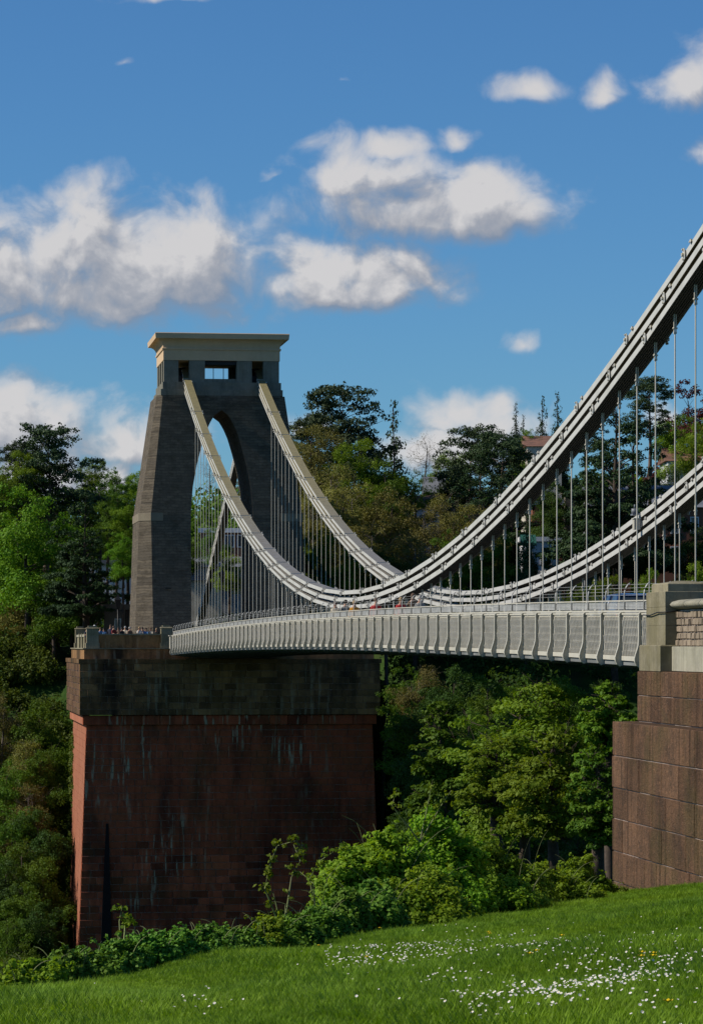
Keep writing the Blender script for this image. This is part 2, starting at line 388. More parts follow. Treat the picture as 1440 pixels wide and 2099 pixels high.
# meadow grass: blades in small tufts spread by geometry nodes over a sheet that follows the ground
def grass():
    m_, k, bs = base_mat('grass_blade')
    p = k.new('ShaderNodeNewGeometry').outputs['Position']; oi = k.new('ShaderNodeObjectInfo').outputs['Random']
    zz = k.new('ShaderNodeAttribute'); zz.attribute_name = 'tip'
    col = k.mix(k.step(k.noise(p, 1.1, 5),.36,.66), (.135,.225,.003,1), (.195,.295,.006,1))
    col = k.mix(k.m('MULTIPLY', k.step(k.noise(p, .35, 3),.45,.65), .45), col, (.12,.23,.022,1))
    col = k.mix(k.m('MULTIPLY', zz.outputs['Fac'], .35), col, (.16,.29,.04,1))
    hs = k.new('ShaderNodeHueSaturation'); k.put(hs.inputs['Color'], col); k.put(hs.inputs['Value'], k.m('MULTIPLY_ADD', oi, .6, .7)); col = hs.outputs[0]
    k.put(bs.inputs['Base Color'], col); bs.inputs['Roughness'].default_value = .5; bs.inputs['Specular IOR Level'].default_value = .12
    tr = k.new('ShaderNodeBsdfTranslucent'); k.put(tr.inputs[0], k.mix(1, col, (1.2,1.25,.5,1), 'MULTIPLY'))
    x = k.new('ShaderNodeMixShader'); x.inputs[0].default_value = .35; k.put(x.inputs[1], bs.outputs[0]); k.put(x.inputs[2], tr.outputs[0])
    k.put(k.n['Material Output'].inputs[0], x.outputs[0]); M['grass'] = m_
    tufts = []
    for t in range(6):
        vs = []; fs = []; tip = []
        for b in range(22):
            a = random.uniform(0, 6.28); r0 = random.uniform(0, .06); h = random.uniform(.025,.062)*(1+.5*(t == 3)); lean = random.uniform(.008,.05)
            wd = random.uniform(.0018,.0032); c = Vector((r0*math.cos(a), r0*math.sin(a), -.01)); d_ = Vector((math.cos(a+random.uniform(-1,1)), math.sin(a+random.uniform(-1,1)), 0))
            s_ = Vector((-d_.y, d_.x, 0))*wd; n0 = len(vs)
            p1 = c+d_*lean*.35+Vector((0,0,h*.6)); p2 = c+d_*lean+Vector((0,0,h))
            vs += [c-s_, c+s_, p1+s_*.8, p1-s_*.8, p2]; tip += [0,0,.6,.6,1]
            fs += [(n0,n0+1,n0+2,n0+3),(n0+3,n0+2,n0+4)]
        me = bpy.data.meshes.new('grass_tuft'); me.from_pydata([tuple(v) for v in vs], [], fs); me.materials.append(M['grass'])
        at = me.attributes.new('tip','FLOAT','POINT'); at.data.foreach_set('value', tip)
        tufts.append(me)
    return tufts
tufts = grass()
def scatter(name, surf_us, surf_ws, protos, count, smin, smax, inside, seed, zoff=0.0, dens_w=None):
    """one 'stuff' object: points as a mesh, a geometry-nodes group instances the tufts on them"""
    rg = np.random.default_rng(seed); pts = []; rot = []; sc = []; idx = []
    tries = 0
    while len(pts) < count and tries < count*6:
        tries += 1
        w = surf_ws[0]+(surf_ws[1]-surf_ws[0])*(rg.random()**(dens_w or 1.)); u = rg.uniform(-.122*w-.4, .122*w+.4)
        if not inside(u, w): continue
        X, Y = wuv(u, w); pts.append((X, Y, ground(X, Y)+zoff)); rot.append(rg.uniform(0,6.28)); idx.append(int(rg.integers(len(protos))))
        sc.append(rg.uniform(smin, smax)*(1+.45*math.sin(u*2.3+w*.9)*math.sin(w*.55-u*1.3)))
    me = bpy.data.meshes.new(name); me.from_pydata(pts, [], []); n = len(pts)
    for nm, ty, arr in (('rz','FLOAT',rot),('sz','FLOAT',sc)):
        a = me.attributes.new(nm, ty, 'POINT'); a.data.foreach_set('value', arr)
    a = me.attributes.new('pick', 'INT', 'POINT'); a.data.foreach_set('value', idx)
    o = inst(name, me)
    pc = bpy.data.collections.new(name+'_parts')
    for q in protos: pc.objects.link(bpy.data.objects.new('tuft', q))
    g = bpy.data.node_groups.new(name, 'GeometryNodeTree')
    g.interface.new_socket('Geometry', in_out='INPUT', socket_type='NodeSocketGeometry')
    g.interface.new_socket('Geometry', in_out='OUTPUT', socket_type='NodeSocketGeometry')
    N = g.nodes; K = g.links; gi = N.new('NodeGroupInput'); go = N.new('NodeGroupOutput')
    m2p = N.new('GeometryNodeMeshToPoints'); ci = N.new('GeometryNodeCollectionInfo'); ci.inputs[0].default_value = pc
    ci.inputs['Separate Children'].default_value = True; ci.inputs['Reset Children'].default_value = True
    ip = N.new('GeometryNodeInstanceOnPoints'); ip.inputs['Pick Instance'].default_value = True
    def na(nm, dt):
        q = N.new('GeometryNodeInputNamedAttribute'); q.data_type = dt; q.inputs[0].default_value = nm; return [s for s in q.outputs if s.enabled][0]
    cx = N.new('ShaderNodeCombineXYZ'); K.new(na('rz','FLOAT'), cx.inputs[2])
    e2 = N.new('FunctionNodeEulerToRotation'); K.new(cx.outputs[0], e2.inputs[0])
    K.new(gi.outputs[0], m2p.inputs[0]); K.new(m2p.outputs[0], ip.inputs['Points']); K.new(ci.outputs[0], ip.inputs['Instance'])
    K.new(na('pick','INT'), ip.inputs['Instance Index']); K.new(e2.outputs[0], ip.inputs['Rotation']); K.new(na('sz','FLOAT'), ip.inputs['Scale'])
    K.new(ip.outputs[0], go.inputs[0])
    md = o.modifiers.new('scatter', 'NODES'); md.node_group = g
    return o
def on_meadow(u, w): return w < crest(u)+.6 if u < 4.7 else (w < 60 and wuv(u,w)[0] < 13.4)
o = scatter('meadow_grass', None, (9, 61), tufts, 210000, .75, 1.3, on_meadow, 3, dens_w=1.25)
tag(o, 'sloping lawn of bright green meadow grass in the foreground', 'grass', kind='stuff')

def daisies():
    pm = plain('daisy_petal', (.82,.82,.80), (.70,.70,.70), 30, .6); ym = plain('daisy_eye', (.75,.48,.02), None, 30, .6)
    mb = MB(); rg = np.random.default_rng(11)
    bands = [((640,1972),(760,1990),14,60),((690,1995),(880,1962),13,190),((830,1968),(1060,1945),16,170),((900,1925),(1010,1935),10,22),((1040,1962),(1240,1985),14,110),
             ((1180,1985),(1440,1975),18,110),((1330,1965),(1440,2000),20,60),((890,2020),(1010,2010),16,40),((930,2099),(1120,2075),12,80),((1090,2080),(1240,2045),14,95),
             ((1210,2045),(1360,2010),16,90),((1040,2040),(1300,2060),25,36),((380,2090),(470,2085),14,16),((700,2040),(1440,1920),70,60),((1300,2090),(1440,2040),25,22),((150,2080),(500,2060),30,8)]
    for (x0,y0),(x1,y1),sp,n in bands:
        for i in range(n):
            t = rg.random(); px = x0+(x1-x0)*t+rg.normal()*sp*1.9; py = y0+(y1-y0)*t+rg.normal()*sp*.85
            tt = (px-720)/FPX; q = (py-1321)/FPX-.0773+.093*tt
            if q <= .004: continue
            w = .58/q
            if w > 50: continue
            X, Y = wuv(tt*w, w); h = .05+rg.random()*.03; z = ground(X, Y)+h; R_ = .0054+rg.random()*.0034
            ax = rg.normal(size=2)*.25+np.array([-.25,-.45]); nrm = Vector((ax[0],ax[1],1)).normalized(); a = nrm.cross(Vector((1,0,0))).normalized(); b = nrm.cross(a)
            c = Vector((X,Y,z)); vs = [c]; 
            for k_ in range(14):
                rr = R_*(1 if k_ % 2 else .66); an = k_*math.pi/7; vs.append(c+(a*math.cos(an)+b*math.sin(an))*rr+nrm*.002)
            mb.add(vs, [(0,k_+1,(k_+1)%14+1) for k_ in range(14)], 0)
            vs = [c+nrm*.0035+(a*math.cos(k_*1.0472)+b*math.sin(k_*1.0472))*R_*.3 for k_ in range(6)]
            mb.add(vs, [tuple(range(6))], 1)
    o_ = mb.build('daisies', [pm, ym]); tag(o_, 'drifts of small white daisies scattered through the lawn', 'daisies', kind='stuff')
    mb = MB()
    for px, py in [(777,1931),(1000,1942),(652,1966),(1002,1946),(1150,1975),(1098,1992),(1315,1990),(1337,2000),(1313,1998),(1368,2091),(750,1995),(1085,1995),(1338,1993)]:
        tt = (px-720)/FPX; w = .58/((py-1321)/FPX-.0773+.093*tt); X, Y = wuv(tt*w, w); c = Vector((X,Y,ground(X,Y)+.12))
        for k_ in range(5):
            an = k_*1.2566; d_ = Vector((math.cos(an), math.sin(an), 0)); s_ = Vector((-d_.y,d_.x,0))
            mb.add([c, c+d_*.012+s_*.009+Vector((0,0,.006)), c+d_*.02+Vector((0,0,.012)), c+d_*.012-s_*.009+Vector((0,0,.006))], [(0,1,2,3)], 0)
    tag(mb.build('buttercups', plain('buttercup_petal', (.75,.52,.01), None, 30, .4)), 'a few yellow buttercups standing above the grass', 'buttercups', kind='stuff')
daisies()
#@@PART2@@
# ------------------------------------------------------------------ masonry helpers
_bm = {}
def block_mesh(kind, mat, ch=.02, rough=0.0, seed=0):
    """unit-sized dressed stone with chamfered arrises; front is -Y, origin at its lower left front corner"""
    key = (kind, mat.name, seed)
    if key in _bm: return _bm[key]
    rg = random.Random(seed*7+1); mb = MB(); c = ch
    j = lambda s=1.: rg.uniform(-rough, rough)*s
    f = [(c+j(),j(.6),c+j()),(1-c+j(),j(.6),c+j()),(1-c+j(),j(.6),1-c+j()),(c+j(),j(.6),1-c+j())]
    r1 = [(0,c*1.2,0),(1,c*1.2,0),(1,c*1.2,1),(0,c*1.2,1)]; bk = [(0,1,0),(1,1,0),(1,1,1),(0,1,1)]
    mb.add(f+r1+bk, [(0,1,2,3),(4,5,1,0),(5,6,2,1),(6,7,3,2),(7,4,0,3),(8,9,5,4),(9,10,6,5),(10,11,7,6),(11,8,4,7)])
    _bm[key] = mb.mesh(kind, mat); return _bm[key]
def lay(parent, name, mat, x0f, x1f, yf, z0, z1, ch, lmin, lmax, axis='x', depth=.35, joint=.02, rough=.004, out=.012, seed=1, limit=300, rest=None, keep=None):
    """courses of stones; axis 'x': face looks to -Y; axis 'y': face looks to -X (x0f/x1f are then Y limits, yf the X plane)"""
    rg = random.Random(seed); n = 0; z = z0; row = 0; stuff = []
    while z < z1-ch*.4:
        h = min(ch*rg.uniform(.96,1.04), z1-z)
        if z1-(z+h) < ch*.4: h = z1-z
        a = x0f(z); b = x1f(z); x = a; first = True
        while x < b-.01:
            l = rg.uniform(lmin, lmax)*(.6 if first and row % 2 else 1); first = False
            if b-(x+l) < lmin*.6: l = b-x
            p = yf(z)-rg.uniform(0, out); sh = (l-joint, depth, h-joint)
            if axis == 'x': loc = (x, p, z); rot = (0,0,0)
            else: loc = (p, x+l, z); rot = (0,0,-math.pi/2)
            if n < limit and (keep is None or keep(x+l/2, z+h/2)):
                me = block_mesh(name, mat, (.02 if rough < .005 else .011) if rough < .01 else .09, rough, rg.randrange(5)); inst(name, me, parent, loc, rot, sh); n += 1
            else: stuff.append((loc, axis, sh))
            x += l
        z += h; row += 1
    if stuff:
        mb = MB()
        for (lx,ly,lz), ax, (sx,sy,sz) in stuff:
            if ax == 'x': mb.box(lx, lx+sx, ly, ly+sy, lz, lz+sz)
            else: mb.box(lx, lx+sy, ly-sx, ly, lz, lz+sz)
        o_ = mb.build(name, mat, parent); tag(o_, kind='stuff')
    return n

BX = 24.35                                    # bridge centre line
# ------------------------------------------------------------------ far abutment
far_ab = empty('abutment', (BX,249,-28), 'tall red sandstone abutment with dark mossy upper band under the far tower', 'abutment')
def put(o_, par=far_ab): o_.parent = par; o_.matrix_parent_inverse = Matrix.Translation(-par.location) if not par.rotation_euler.z else par.matrix_basis.inverted(); return o_
class Off:                                    # parent wrapper: children built in world coordinates
    pass
_inst = inst
def winst(name, me, parent=None, loc=(0,0,0), rot=(0,0,0), sc=(1,1,1)):
    o_ = bpy.data.objects.new(name, me); o_.rotation_euler = rot; o_.scale = sc; COL.objects.link(o_)
    if parent is not None:
        off = Vector((0,0,0)); q = parent
        while q is not None: off += Vector(q.location); q = q.parent
        o_.parent = parent; o_.location = Vector(loc)-off
    else: o_.location = loc
    return o_
inst = winst                                  # from here on, parts are given in world coordinates
cx = 24.38
hw = lambda z: 11.45+(-6.4-z)*.036            # battered shaft
core = MB()
zs = [-34, -6.4]; 
core.frustum([[(cx-hw(z)+.06, 249.06-(-6.4-z)*.03+.5, z),(cx+hw(z)-.06, 249.06-(-6.4-z)*.03+.5, z),(cx+hw(z)-.06, 271, z),(cx-hw(z)+.06, 271, z)] for z in zs])
core.box(cx-11.96, cx+11.96, 249.06, 271.3, -5.58, -1.3)
core.build('core', M['mortar_red'], far_ab)
fy = lambda z: 249.5-(-6.4-z)*.03
lay(far_ab, 'shaft_stone', M['red'], lambda z: cx-hw(z), lambda z: cx+hw(z), fy, -24.6, -6.38, .56, .95, 1.55, depth=.5, joint=.045, seed=3, limit=300, out=.02)
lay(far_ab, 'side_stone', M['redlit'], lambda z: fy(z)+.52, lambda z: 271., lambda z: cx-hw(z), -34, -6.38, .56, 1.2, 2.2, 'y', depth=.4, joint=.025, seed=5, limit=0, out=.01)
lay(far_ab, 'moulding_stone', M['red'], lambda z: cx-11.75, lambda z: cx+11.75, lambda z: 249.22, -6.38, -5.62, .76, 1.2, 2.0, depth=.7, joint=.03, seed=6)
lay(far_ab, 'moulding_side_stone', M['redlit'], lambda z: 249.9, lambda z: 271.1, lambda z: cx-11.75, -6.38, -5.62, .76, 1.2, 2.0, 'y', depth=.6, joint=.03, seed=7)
lay(far_ab, 'band_stone', M['olive'], lambda z: cx-12.02, lambda z: cx+12.02, lambda z: 249., -5.6, -1.5, .50, .8, 1.5, depth=.5, joint=.035, seed=8, out=.03)
lay(far_ab, 'band_side_stone', M['brownstone'], lambda z: 249.52, lambda z: 271.4, lambda z: cx-12.02, -5.6, -1.5, .5, 1.5, 2.6, 'y', depth=.4, joint=.05, seed=9, out=.02)
mb = MB(); mb.box(cx-12.1, cx+12.1, 248.92, 271.5, -1.5, -1.16); mb.build('ledge', M['olive'], far_ab)
mb = MB(); mb.box(cx-11.62, cx+11.62, 249.9, 271.0, -1.158, -.37); mb.build('plinth', M['olive'], far_ab)
mb = MB(); mb.box(cx-11.72, cx+11.72, 249.8, 271.1, -.37, -.29); mb.build('plinth_coping', M['ashlar'], far_ab)
mb = MB(); mb.prism_x([(248.98,-2.25),(249.1,-2.25),(249.1,-1.98),(248.98,-1.98)], 14.9, 15.3); mb.build('drain_hole', M['black'], far_ab)
# tapering soot-black slit in the shaft
s = wpt(222,1690,247.6); e = wpt(222,1950,247)
mb = MB(); mb.frustum([[(s.x-.1,249.2,s.z),(s.x+.1,249.2,s.z),(s.x+.08,249.3,s.z),(s.x-.08,249.3,s.z)],[(s.x-.55,248.7,-24),(s.x+.35,248.7,-24),(s.x+.35,249.1,-24),(s.x-.55,249.1,-24)]])
mb.build('slit', plain('soot', (.012,.011,.011), None, 2, 1), far_ab)
# parapet around the abutment top
def parapet_far():
    t = empty('parapet', (13,250.2,-.29), 'low mossy stone parapet with square piers in front of the onlookers', 'parapet')
    def pier(x0,x1,y0,y1,h=.0):
        m_ = MB(); m_.box(x0-.08,x1+.08,y0-.08,y1+.08,-.288,.12); m_.box(x0,x1,y0,y1,.12,1.02+h); m_.box(x0+.12,x1-.12,y0+.12,y1-.12,1.02+h,1.24+h)
        o_ = m_.build('pier', M['ashlar'], t)
        m2 = MB(); m2.frustum([[(x0-.06,y0-.06,1.02+h),(x1+.06,y0-.06,1.02+h),(x1+.06,y1+.06,1.02+h),(x0-.06,y1+.06,1.02+h)],[(x0-.0,y0,1.1+h),(x1+.0,y0,1.1+h),(x1,y1,1.1+h),(x0,y1,1.1+h)]]); m2.build('cap', M['ashlar'], t)
    pier(12.98,13.93,250.1,251.0,.25); pier(18.9,19.75,250.1,251.0,.3)
    m_ = MB(); m_.box(13.95,18.88,250.3,250.75,-.287,.74); m_.build('wall_panel', M['olive'], t)
    m_ = MB(); m_.box(13.95,18.88,250.22,250.83,.74,.86); m_.build('coping', M['ashlar'], t)
    pier(12.98,13.8,268.5,269.5,.3)
    for i in range(3):
        y = 254.3+i*4.2; m_ = MB(); m_.box(13.0,13.5,y,y+.9,-.287,.9); m_.build('pier', M['ashlar'], t)
    for i,(y0,y1) in enumerate([(251.1,254.3),(255.2,258.5),(259.4,262.7),(263.6,268.4)]):
        m_ = MB(); m_.box(13.12,13.42,y0,y1,-.287,.62); m_.build('wall_panel', M['ashlar'], t)
        m_ = MB(); m_.box(13.05,13.5,y0,y1,.62,.82); m_.build('coping', M['paleashlar'], t)
    m_ = MB(); m_.box(28.95,36.0,250.3,250.75,-.287,.86); m_.build('wall_panel', M['olive'], t)
parapet_far()
mb = MB(); mb.box(12.9,36,250.9,271,-.42,-.285); mb.box(15,36,271,300,-.42,-.285); tag(mb.build('terrace_pavement', M['pave']), kind='structure')

# ------------------------------------------------------------------ tower
def tower(Y0):
    t = empty('bridge_tower', (BX,Y0,-.29), 'tall tapering stone bridge tower with pointed archway and flared pale cornice', 'tower')
    def half(z):                               # half width, half depth, chamfer leg
        if z <= 10.65: f = (z+.3)/10.95; return 7.1-.38*f, 5.1-.5*f, 1.45-.55*f
        f = (z-10.65)/9.8; return 6.72-1.45*f, 4.6-.55*f, .9-.45*f
    def opening(z):                            # half width of the archway
        if z < 11.5: return 2.55
        pts = [(11.5,2.5),(12.9,2.38),(14.6,2.08),(16,1.72),(17.4,1.3),(18.3,.9),(18.85,.55),(19.15,.22),(19.25,0)]
        for (a,x),(b,y) in zip(pts, pts[1:]):
            if z <= b: return x+(y-x)*(z-a)/(b-a)
        return 0
    def leg_ring(z, s):                        # s=-1 left leg, +1 right leg, counter-clockwise from inner front
        a, d, c = half(z); o_ = opening(z); P_ = [(s*o_,-d),(s*(a-c),-d),(s*a,-d+c),(s*a,d-c),(s*(a-c),d),(s*o_,d)]
        return [(BX+x, Y0+y, z) for x, y in P_]
    zl = [-.29,2,4,6,8,10.1]
    for s in (-1,1):
        m_ = MB(); m_.frustum([leg_ring(z,s) for z in zl]); m_.build('leg', M['tower'], t)
        m_ = MB(); m_.frustum([leg_ring(z,s) for z in [10.1,10.66]]); m_.build('impost', M['tower'], t)
        # pale band stones on chamfer and side, slightly proud
        a, d, c = half(10.4); e_ = .05
        ring = lambda z, q: [(BX+s*(a-c-1.0), Y0-d-q, z),(BX+s*(a-c)+s*q*.4, Y0-d-q, z),(BX+s*(a+q), Y0-d+c-q*.4, z),(BX+s*(a+q), Y0+d-c, z),(BX+s*(a-c), Y0+d-c, z),(BX+s*(a-c-1.0), Y0-d+.3, z)]
        m_ = MB(); m_.frustum([ring(10.12,e_), ring(10.78,e_-.01)]); m_.build('band', M['towerband'], t)
        zs_ = [10.66]+[11.5+.35*i for i in range(22)]+[19.25]
        m_ = MB(); m_.frustum([leg_ring(z,s) for z in zs_]); m_.build('upper_leg', M['tower'], t)
    a, d, c = half(19.25)
    m_ = MB(); full = lambda z: [(BX-half(z)[0]+half(z)[2],Y0-half(z)[1],z),(BX+half(z)[0]-half(z)[2],Y0-half(z)[1],z),(BX+half(z)[0],Y0-half(z)[1]+half(z)[2],z),(BX+half(z)[0],Y0+half(z)[1]-half(z)[2],z),
            (BX+half(z)[0]-half(z)[2],Y0+half(z)[1],z),(BX-half(z)[0]+half(z)[2],Y0+half(z)[1],z),(BX-half(z)[0],Y0+half(z)[1]-half(z)[2],z),(BX-half(z)[0],Y0-half(z)[1]+half(z)[2],z)]
    m_.frustum([full(19.26), full(20.45)]); m_.build('arch_head', M['tower'], t)
    m_ = MB(); m_.box(BX-4.97,BX+5.07,Y0-4.05,Y0+4.05,20.452,20.95); m_.build('step', M['towerstone'], t)
    m_ = MB(); m_.box(BX-4.8,BX+4.95,Y0-3.9,Y0+3.9,20.952,21.55); m_.build('step', M['towerstone'], t)
    # saddle chamber: stone piers between the openings
    f, b = Y0-3.72, Y0+3.72
    xs = [(-4.7,-3.5),(-2.6,-1.32),(1.3,2.55),(3.5,4.8)]
    for x0,x1 in xs:
        for (ya,yb) in ((f,f+.9),(b-.9,b)):
            m_ = MB(); m_.box(BX+x0,BX+x1,ya,yb,21.552,23.35); m_.build('chamber_pier', M['towerstone'], t)
    for x in (-4.7,4.1):
        for ya in (f+2.0,f+4.4): 
            m_ = MB(); m_.box(BX+x,BX+x+.6,ya,ya+1.0,21.552,23.35); m_.build('chamber_pier', M['towerstone'], t)
    for s in (-1,1):                           # dark iron saddles
        m_ = MB(); X = BX+s*3.05
        m_.box(X-.42,X+.42,Y0-2.4,Y0+2.4,21.56,22.2); m_.prism_x([(Y0-2.3,22.2),(Y0+2.3,22.2),(Y0+1.2,22.95),(Y0-1.2,22.95)], X-.3, X+.3)
        m_.build('saddle', M['black'], t)
        m_ = MB(); m_.box(BX+s*1.95-.15,BX+s*1.95+.15,Y0-2.6,Y0+2.6,21.56,23.3); m_.build('inner_wall', M['black'], t)
    m_ = MB(); m_.box(BX-1.3,BX+1.3,f+.05,f+.25,21.56,21.85); m_.build('sill', M['towerstone'], t)
    m_ = MB(); m_.box(BX-1.31,BX+1.29,f+.2,f+.8,23.02,23.33); m_.build('lintel', M['black'], t)
    for x in (-.95,.0,.85):
        m_ = MB(); m_.box(BX+x-.03,BX+x+.03,b-.6,b-.54,21.56,23.3); m_.build('mullion', M['black'], t)
    def cor(z, q): return [(BX-4.72-q,Y0-3.75-q,z),(BX+4.84+q,Y0-3.75-q,z),(BX+4.84+q,Y0+3.75+q,z),(BX-4.72-q,Y0+3.75+q,z)]
    m_ = MB(); m_.frustum([cor(23.352,.02), cor(24.2,.02)]); m_.build('frieze', M['cornice'], t)
    m_ = MB(); m_.frustum([cor(24.2,.10), cor(24.3,.12), cor(24.36,.09)]); m_.build('moulding', M['cornice'], t)
    rr = [(24.36,.03)]+[(24.36+.72*math.sin(a_), .03+.62*(1-math.cos(a_))) for a_ in [i*math.pi/2/9 for i in range(1,10)]]
    m_ = MB(); m_.frustum([cor(z,q) for z,q in rr]); m_.build('cove', M['cornice'], t)
    m_ = MB(); m_.frustum([cor(25.08,.70), cor(25.5,.74), cor(25.55,.70)]); m_.build('fascia', M['cornice'], t)
    m_ = MB(); m_.box(BX-4.7,BX-4.2,Y0-5.05,Y0-4.9,4.55,4.62); m_.build('bracket', M['black'], t)
    return t
YT = 260.9
tower(YT)

# ------------------------------------------------------------------ suspended deck
ZT = lambda Y: 1.25-6.9e-5*(Y-157)**2         # top edge of the girder
NB = 68; Yr = [84.45-2.438*10+2.438*i for i in range(NB+10)]     # rib stations; ten bays run on behind the near pedestal
XG, XF = 19.60, 2*BX-19.60
deck = empty('bridge_deck', (BX,157,0), 'long pale grey suspended bridge deck with lattice sides and curved brackets', 'bridge deck')
def rib_mesh():
    o_ = [(.07,.0),(.0,.0),(-.06,-.02),(-.085,-.06),(-.085,-.75),(-.095,-.90),(-.13,-1.04),(-.175,-1.17),(-.20,-1.28),(-.195,-1.37),(-.15,-1.46),(-.06,-1.52)]
    mb = MB(); inner = [(.06,-1.50),(.09,-1.38),(.07,-1.36)]
    mb.prism_y(o_+inner[:1]+[(.12,-1.36),(.07,-1.3)], -.018, .018)
    for a_, b_ in zip(o_, o_[1:]):             # flange along the outer edge
        d_ = Vector((b_[0]-a_[0],0,b_[1]-a_[1])); n_ = Vector((d_.z,0,-d_.x)).normalized()*.014
        y = .055; vs = []
        for (x,z) in (a_,b_):
            for s_ in (1,-1):
                for yy in (-y,y): vs.append((x+n_.x*s_, yy, z+n_.z*s_))
        mb.add(vs, [(0,1,3,2),(4,6,7,5),(0,4,5,1),(2,3,7,6),(0,2,6,4),(1,5,7,3)])
    mb.box(.04,.10,-.05,.05,-1.34,-.04)
    return mb.mesh('bracket', M['iron'])
def lattice_mesh():
    mb = MB(); Lh = 2.438; w0, w1, z0, z1 = .09, Lh-.09, -1.22, -.12
    mb.box(-.03,.05,0,Lh,-.07,-.02); mb.box(.0,.045,.07,Lh-.07,-.14,-.085)
    mb.box(-.035,.05,0.02,Lh-.02,-1.36,-1.23)
    mb.box(.0,.05,.055,.12,-1.23,-.10); mb.box(.0,.05,Lh-.12,Lh-.055,-1.23,-.10)
    p_ = .20; sl = .46; t = .0105; H = z1-z0
    for s_, xx in ((1,-.012),(-1,.022)):
        k_ = -int(H*sl/p_)-2
        while True:
            yb = w0+k_*p_; k_ += 1
            ya, yt = (yb, yb+H*sl) if s_ == 1 else (yb+H*sl, yb)
            if min(ya,yt) > w1: break
            if max(ya,yt) < w0: continue
            A = np.array([ya,z0]); B = np.array([yt,z1]); D = B-A
            ta, tb = 0., 1.
            for lim, sg in ((w0,1),(w1,-1)):
                da = (A[0]-lim)*sg; db = (B[0]-lim)*sg
                if da < 0 and db < 0: ta = 2
                elif da < 0: ta = max(ta, da/(da-db))
                elif db < 0: tb = min(tb, da/(da-db))
            if ta >= tb-.03: continue
            a_ = A+D*ta; b_ = A+D*tb; n_ = np.array([D[1],-D[0]])/np.hypot(*D)*t
            vs = [(xx-.013,*(a_+n_)),(xx-.013,*(b_+n_)),(xx-.013,*(b_-n_)),(xx-.013,*(a_-n_)),(xx+.013,*(a_+n_)),(xx+.013,*(b_+n_)),(xx+.013,*(b_-n_)),(xx+.013,*(a_-n_))]
            mb.add(vs, [(0,1,2,3),(4,7,6,5),(0,4,5,1),(2,6,7,3)])
    return mb.mesh('lattice_panel', M['iron'])
def post_mesh():
    mb = MB(); pts = [(.06,0,-.05),(.06,0,.44)]+[(.06+.24*(1-math.cos(a)),0,.44+.34*math.sin(a)) for a in (.35,.7,1.0,1.25)]
    mb.tube([(x,-.016,z) for x,_,z in pts], .018, 5); mb.tube([(x,.016,z) for x,_,z in pts], .018, 5)
    mb.box(.03,.09,-.04,.04,-.06,-.03)
    return mb.mesh('railing_post', M['rail'])
def beam_mesh():
    mb = MB(); w = XF-XG; pts = [(0,-1.365),(w,-1.365)]; n = 12
    low = [(w*(1-i/n), -1.52-.26*math.sin(math.pi*(1-i/n))**.6) for i in range(n+1)]
    mb.prism_y(pts+low, -.02, .02)
    for a_, b_ in zip(low, low[1:]):
        mb.add([(a_[0],-.09,a_[1]),(b_[0],-.09,b_[1]),(b_[0],.09,b_[1]),(a_[0],.09,a_[1])], [(0,1,2,3)])
    return mb.mesh('cross_girder', M['soffit'])
rib, lat, post, beam = rib_mesh(), lattice_mesh(), post_mesh(), beam_mesh()
for i, Y in enumerate(Yr):
    z = ZT(Y); sl = (ZT(Y+2.438)-z)/2.438
    inst('bracket', rib, deck, (XG,Y,z)); inst('cross_girder', beam, deck, (XG,Y,z))
    inst('bracket', rib, deck, (XF,Y,z), (0,0,math.pi)); inst('railing_post', post, deck, (XG,Y,z+.06)); inst('railing_post', post, deck, (XF,Y,z+.06), (0,0,math.pi))
    if i < len(Yr)-1:
        inst('lattice_panel', lat, deck, (XG,Y,z), (math.atan(sl),0,0)); inst('lattice_panel', lat, deck, (XF,Y+2.438,z+sl*2.438), (-math.atan(sl),0,math.pi))
def along(prof, name, mat, x=None):
    """sweep an XZ profile along the cambered deck"""
    mb = MB(); ys = Yr[::2]+[Yr[-1]+.05]
    mb.frustum([[(a,Y,ZT(Y)+b) for a,b in prof] for Y in ys]); return mb.build(name, mat, deck)
rect = lambda x0,x1,z0,z1: [(x0,z0),(x1,z0),(x1,z1),(x0,z1)]
along(rect(XG+.12,XF-.12,-1.30,-1.05), 'deck_slab', M['soffit'])
wS = XF-XG; lowp = [(XG+.02+(wS-.04)*i/12, -1.49-.26*math.sin(math.pi*i/12)**.6) for i in range(13)]
along([(XF-.02,-1.38),(XG+.02,-1.38)]+lowp, 'soffit', M['soffit'])
along(rect(XG+.14,XG+1.75,-1.048,-.93), 'footway', M['pave']); along(rect(XF-1.75,XF-.14,-1.048,-.93), 'footway', M['pave'])
along(rect(XG+1.77,XF-1.77,-1.048,-1.02), 'carriageway', M['road'])
for s_, x_ in ((1,XG),(-1,XF)):
    along(rect(*sorted((x_-s_*.05,x_+s_*.16)),.0,.055), 'coping_rail', M['iron'])
    for q in range(5):
        along(rect(*sorted((x_+s_*.085,x_+s_*.10)),.085+q*.042,.085+q*.042+.034), 'handrail_slat', M['rail'])
    along(rect(*sorted((x_+s_*.05,x_+s_*.11)),.305,.34), 'handrail', M['iron'])
    for zz, xo in ((.42,.085),(.52,.10),(.62,.15),(.72,.24)):
        along(rect(*sorted((x_+s_*(xo-.004),x_+s_*(xo+.004))),zz+.06,zz+.068), 'wire', M['rail'])
    # inner parapet between footway and road
    along(rect(*sorted((x_+s_*1.70,x_+s_*1.76)),-.0,.05), 'kerb_rail', M['rail'])
    along(rect(*sorted((x_+s_*1.72,x_+s_*1.74)),-1.0,-.1), 'kerb_plate', M['soffit'])
    # stringer under the lattice

    along(rect(*sorted((x_+s_*.10,x_+s_*.20)),-1.45,-1.30), 'stringer', M['soffit'])
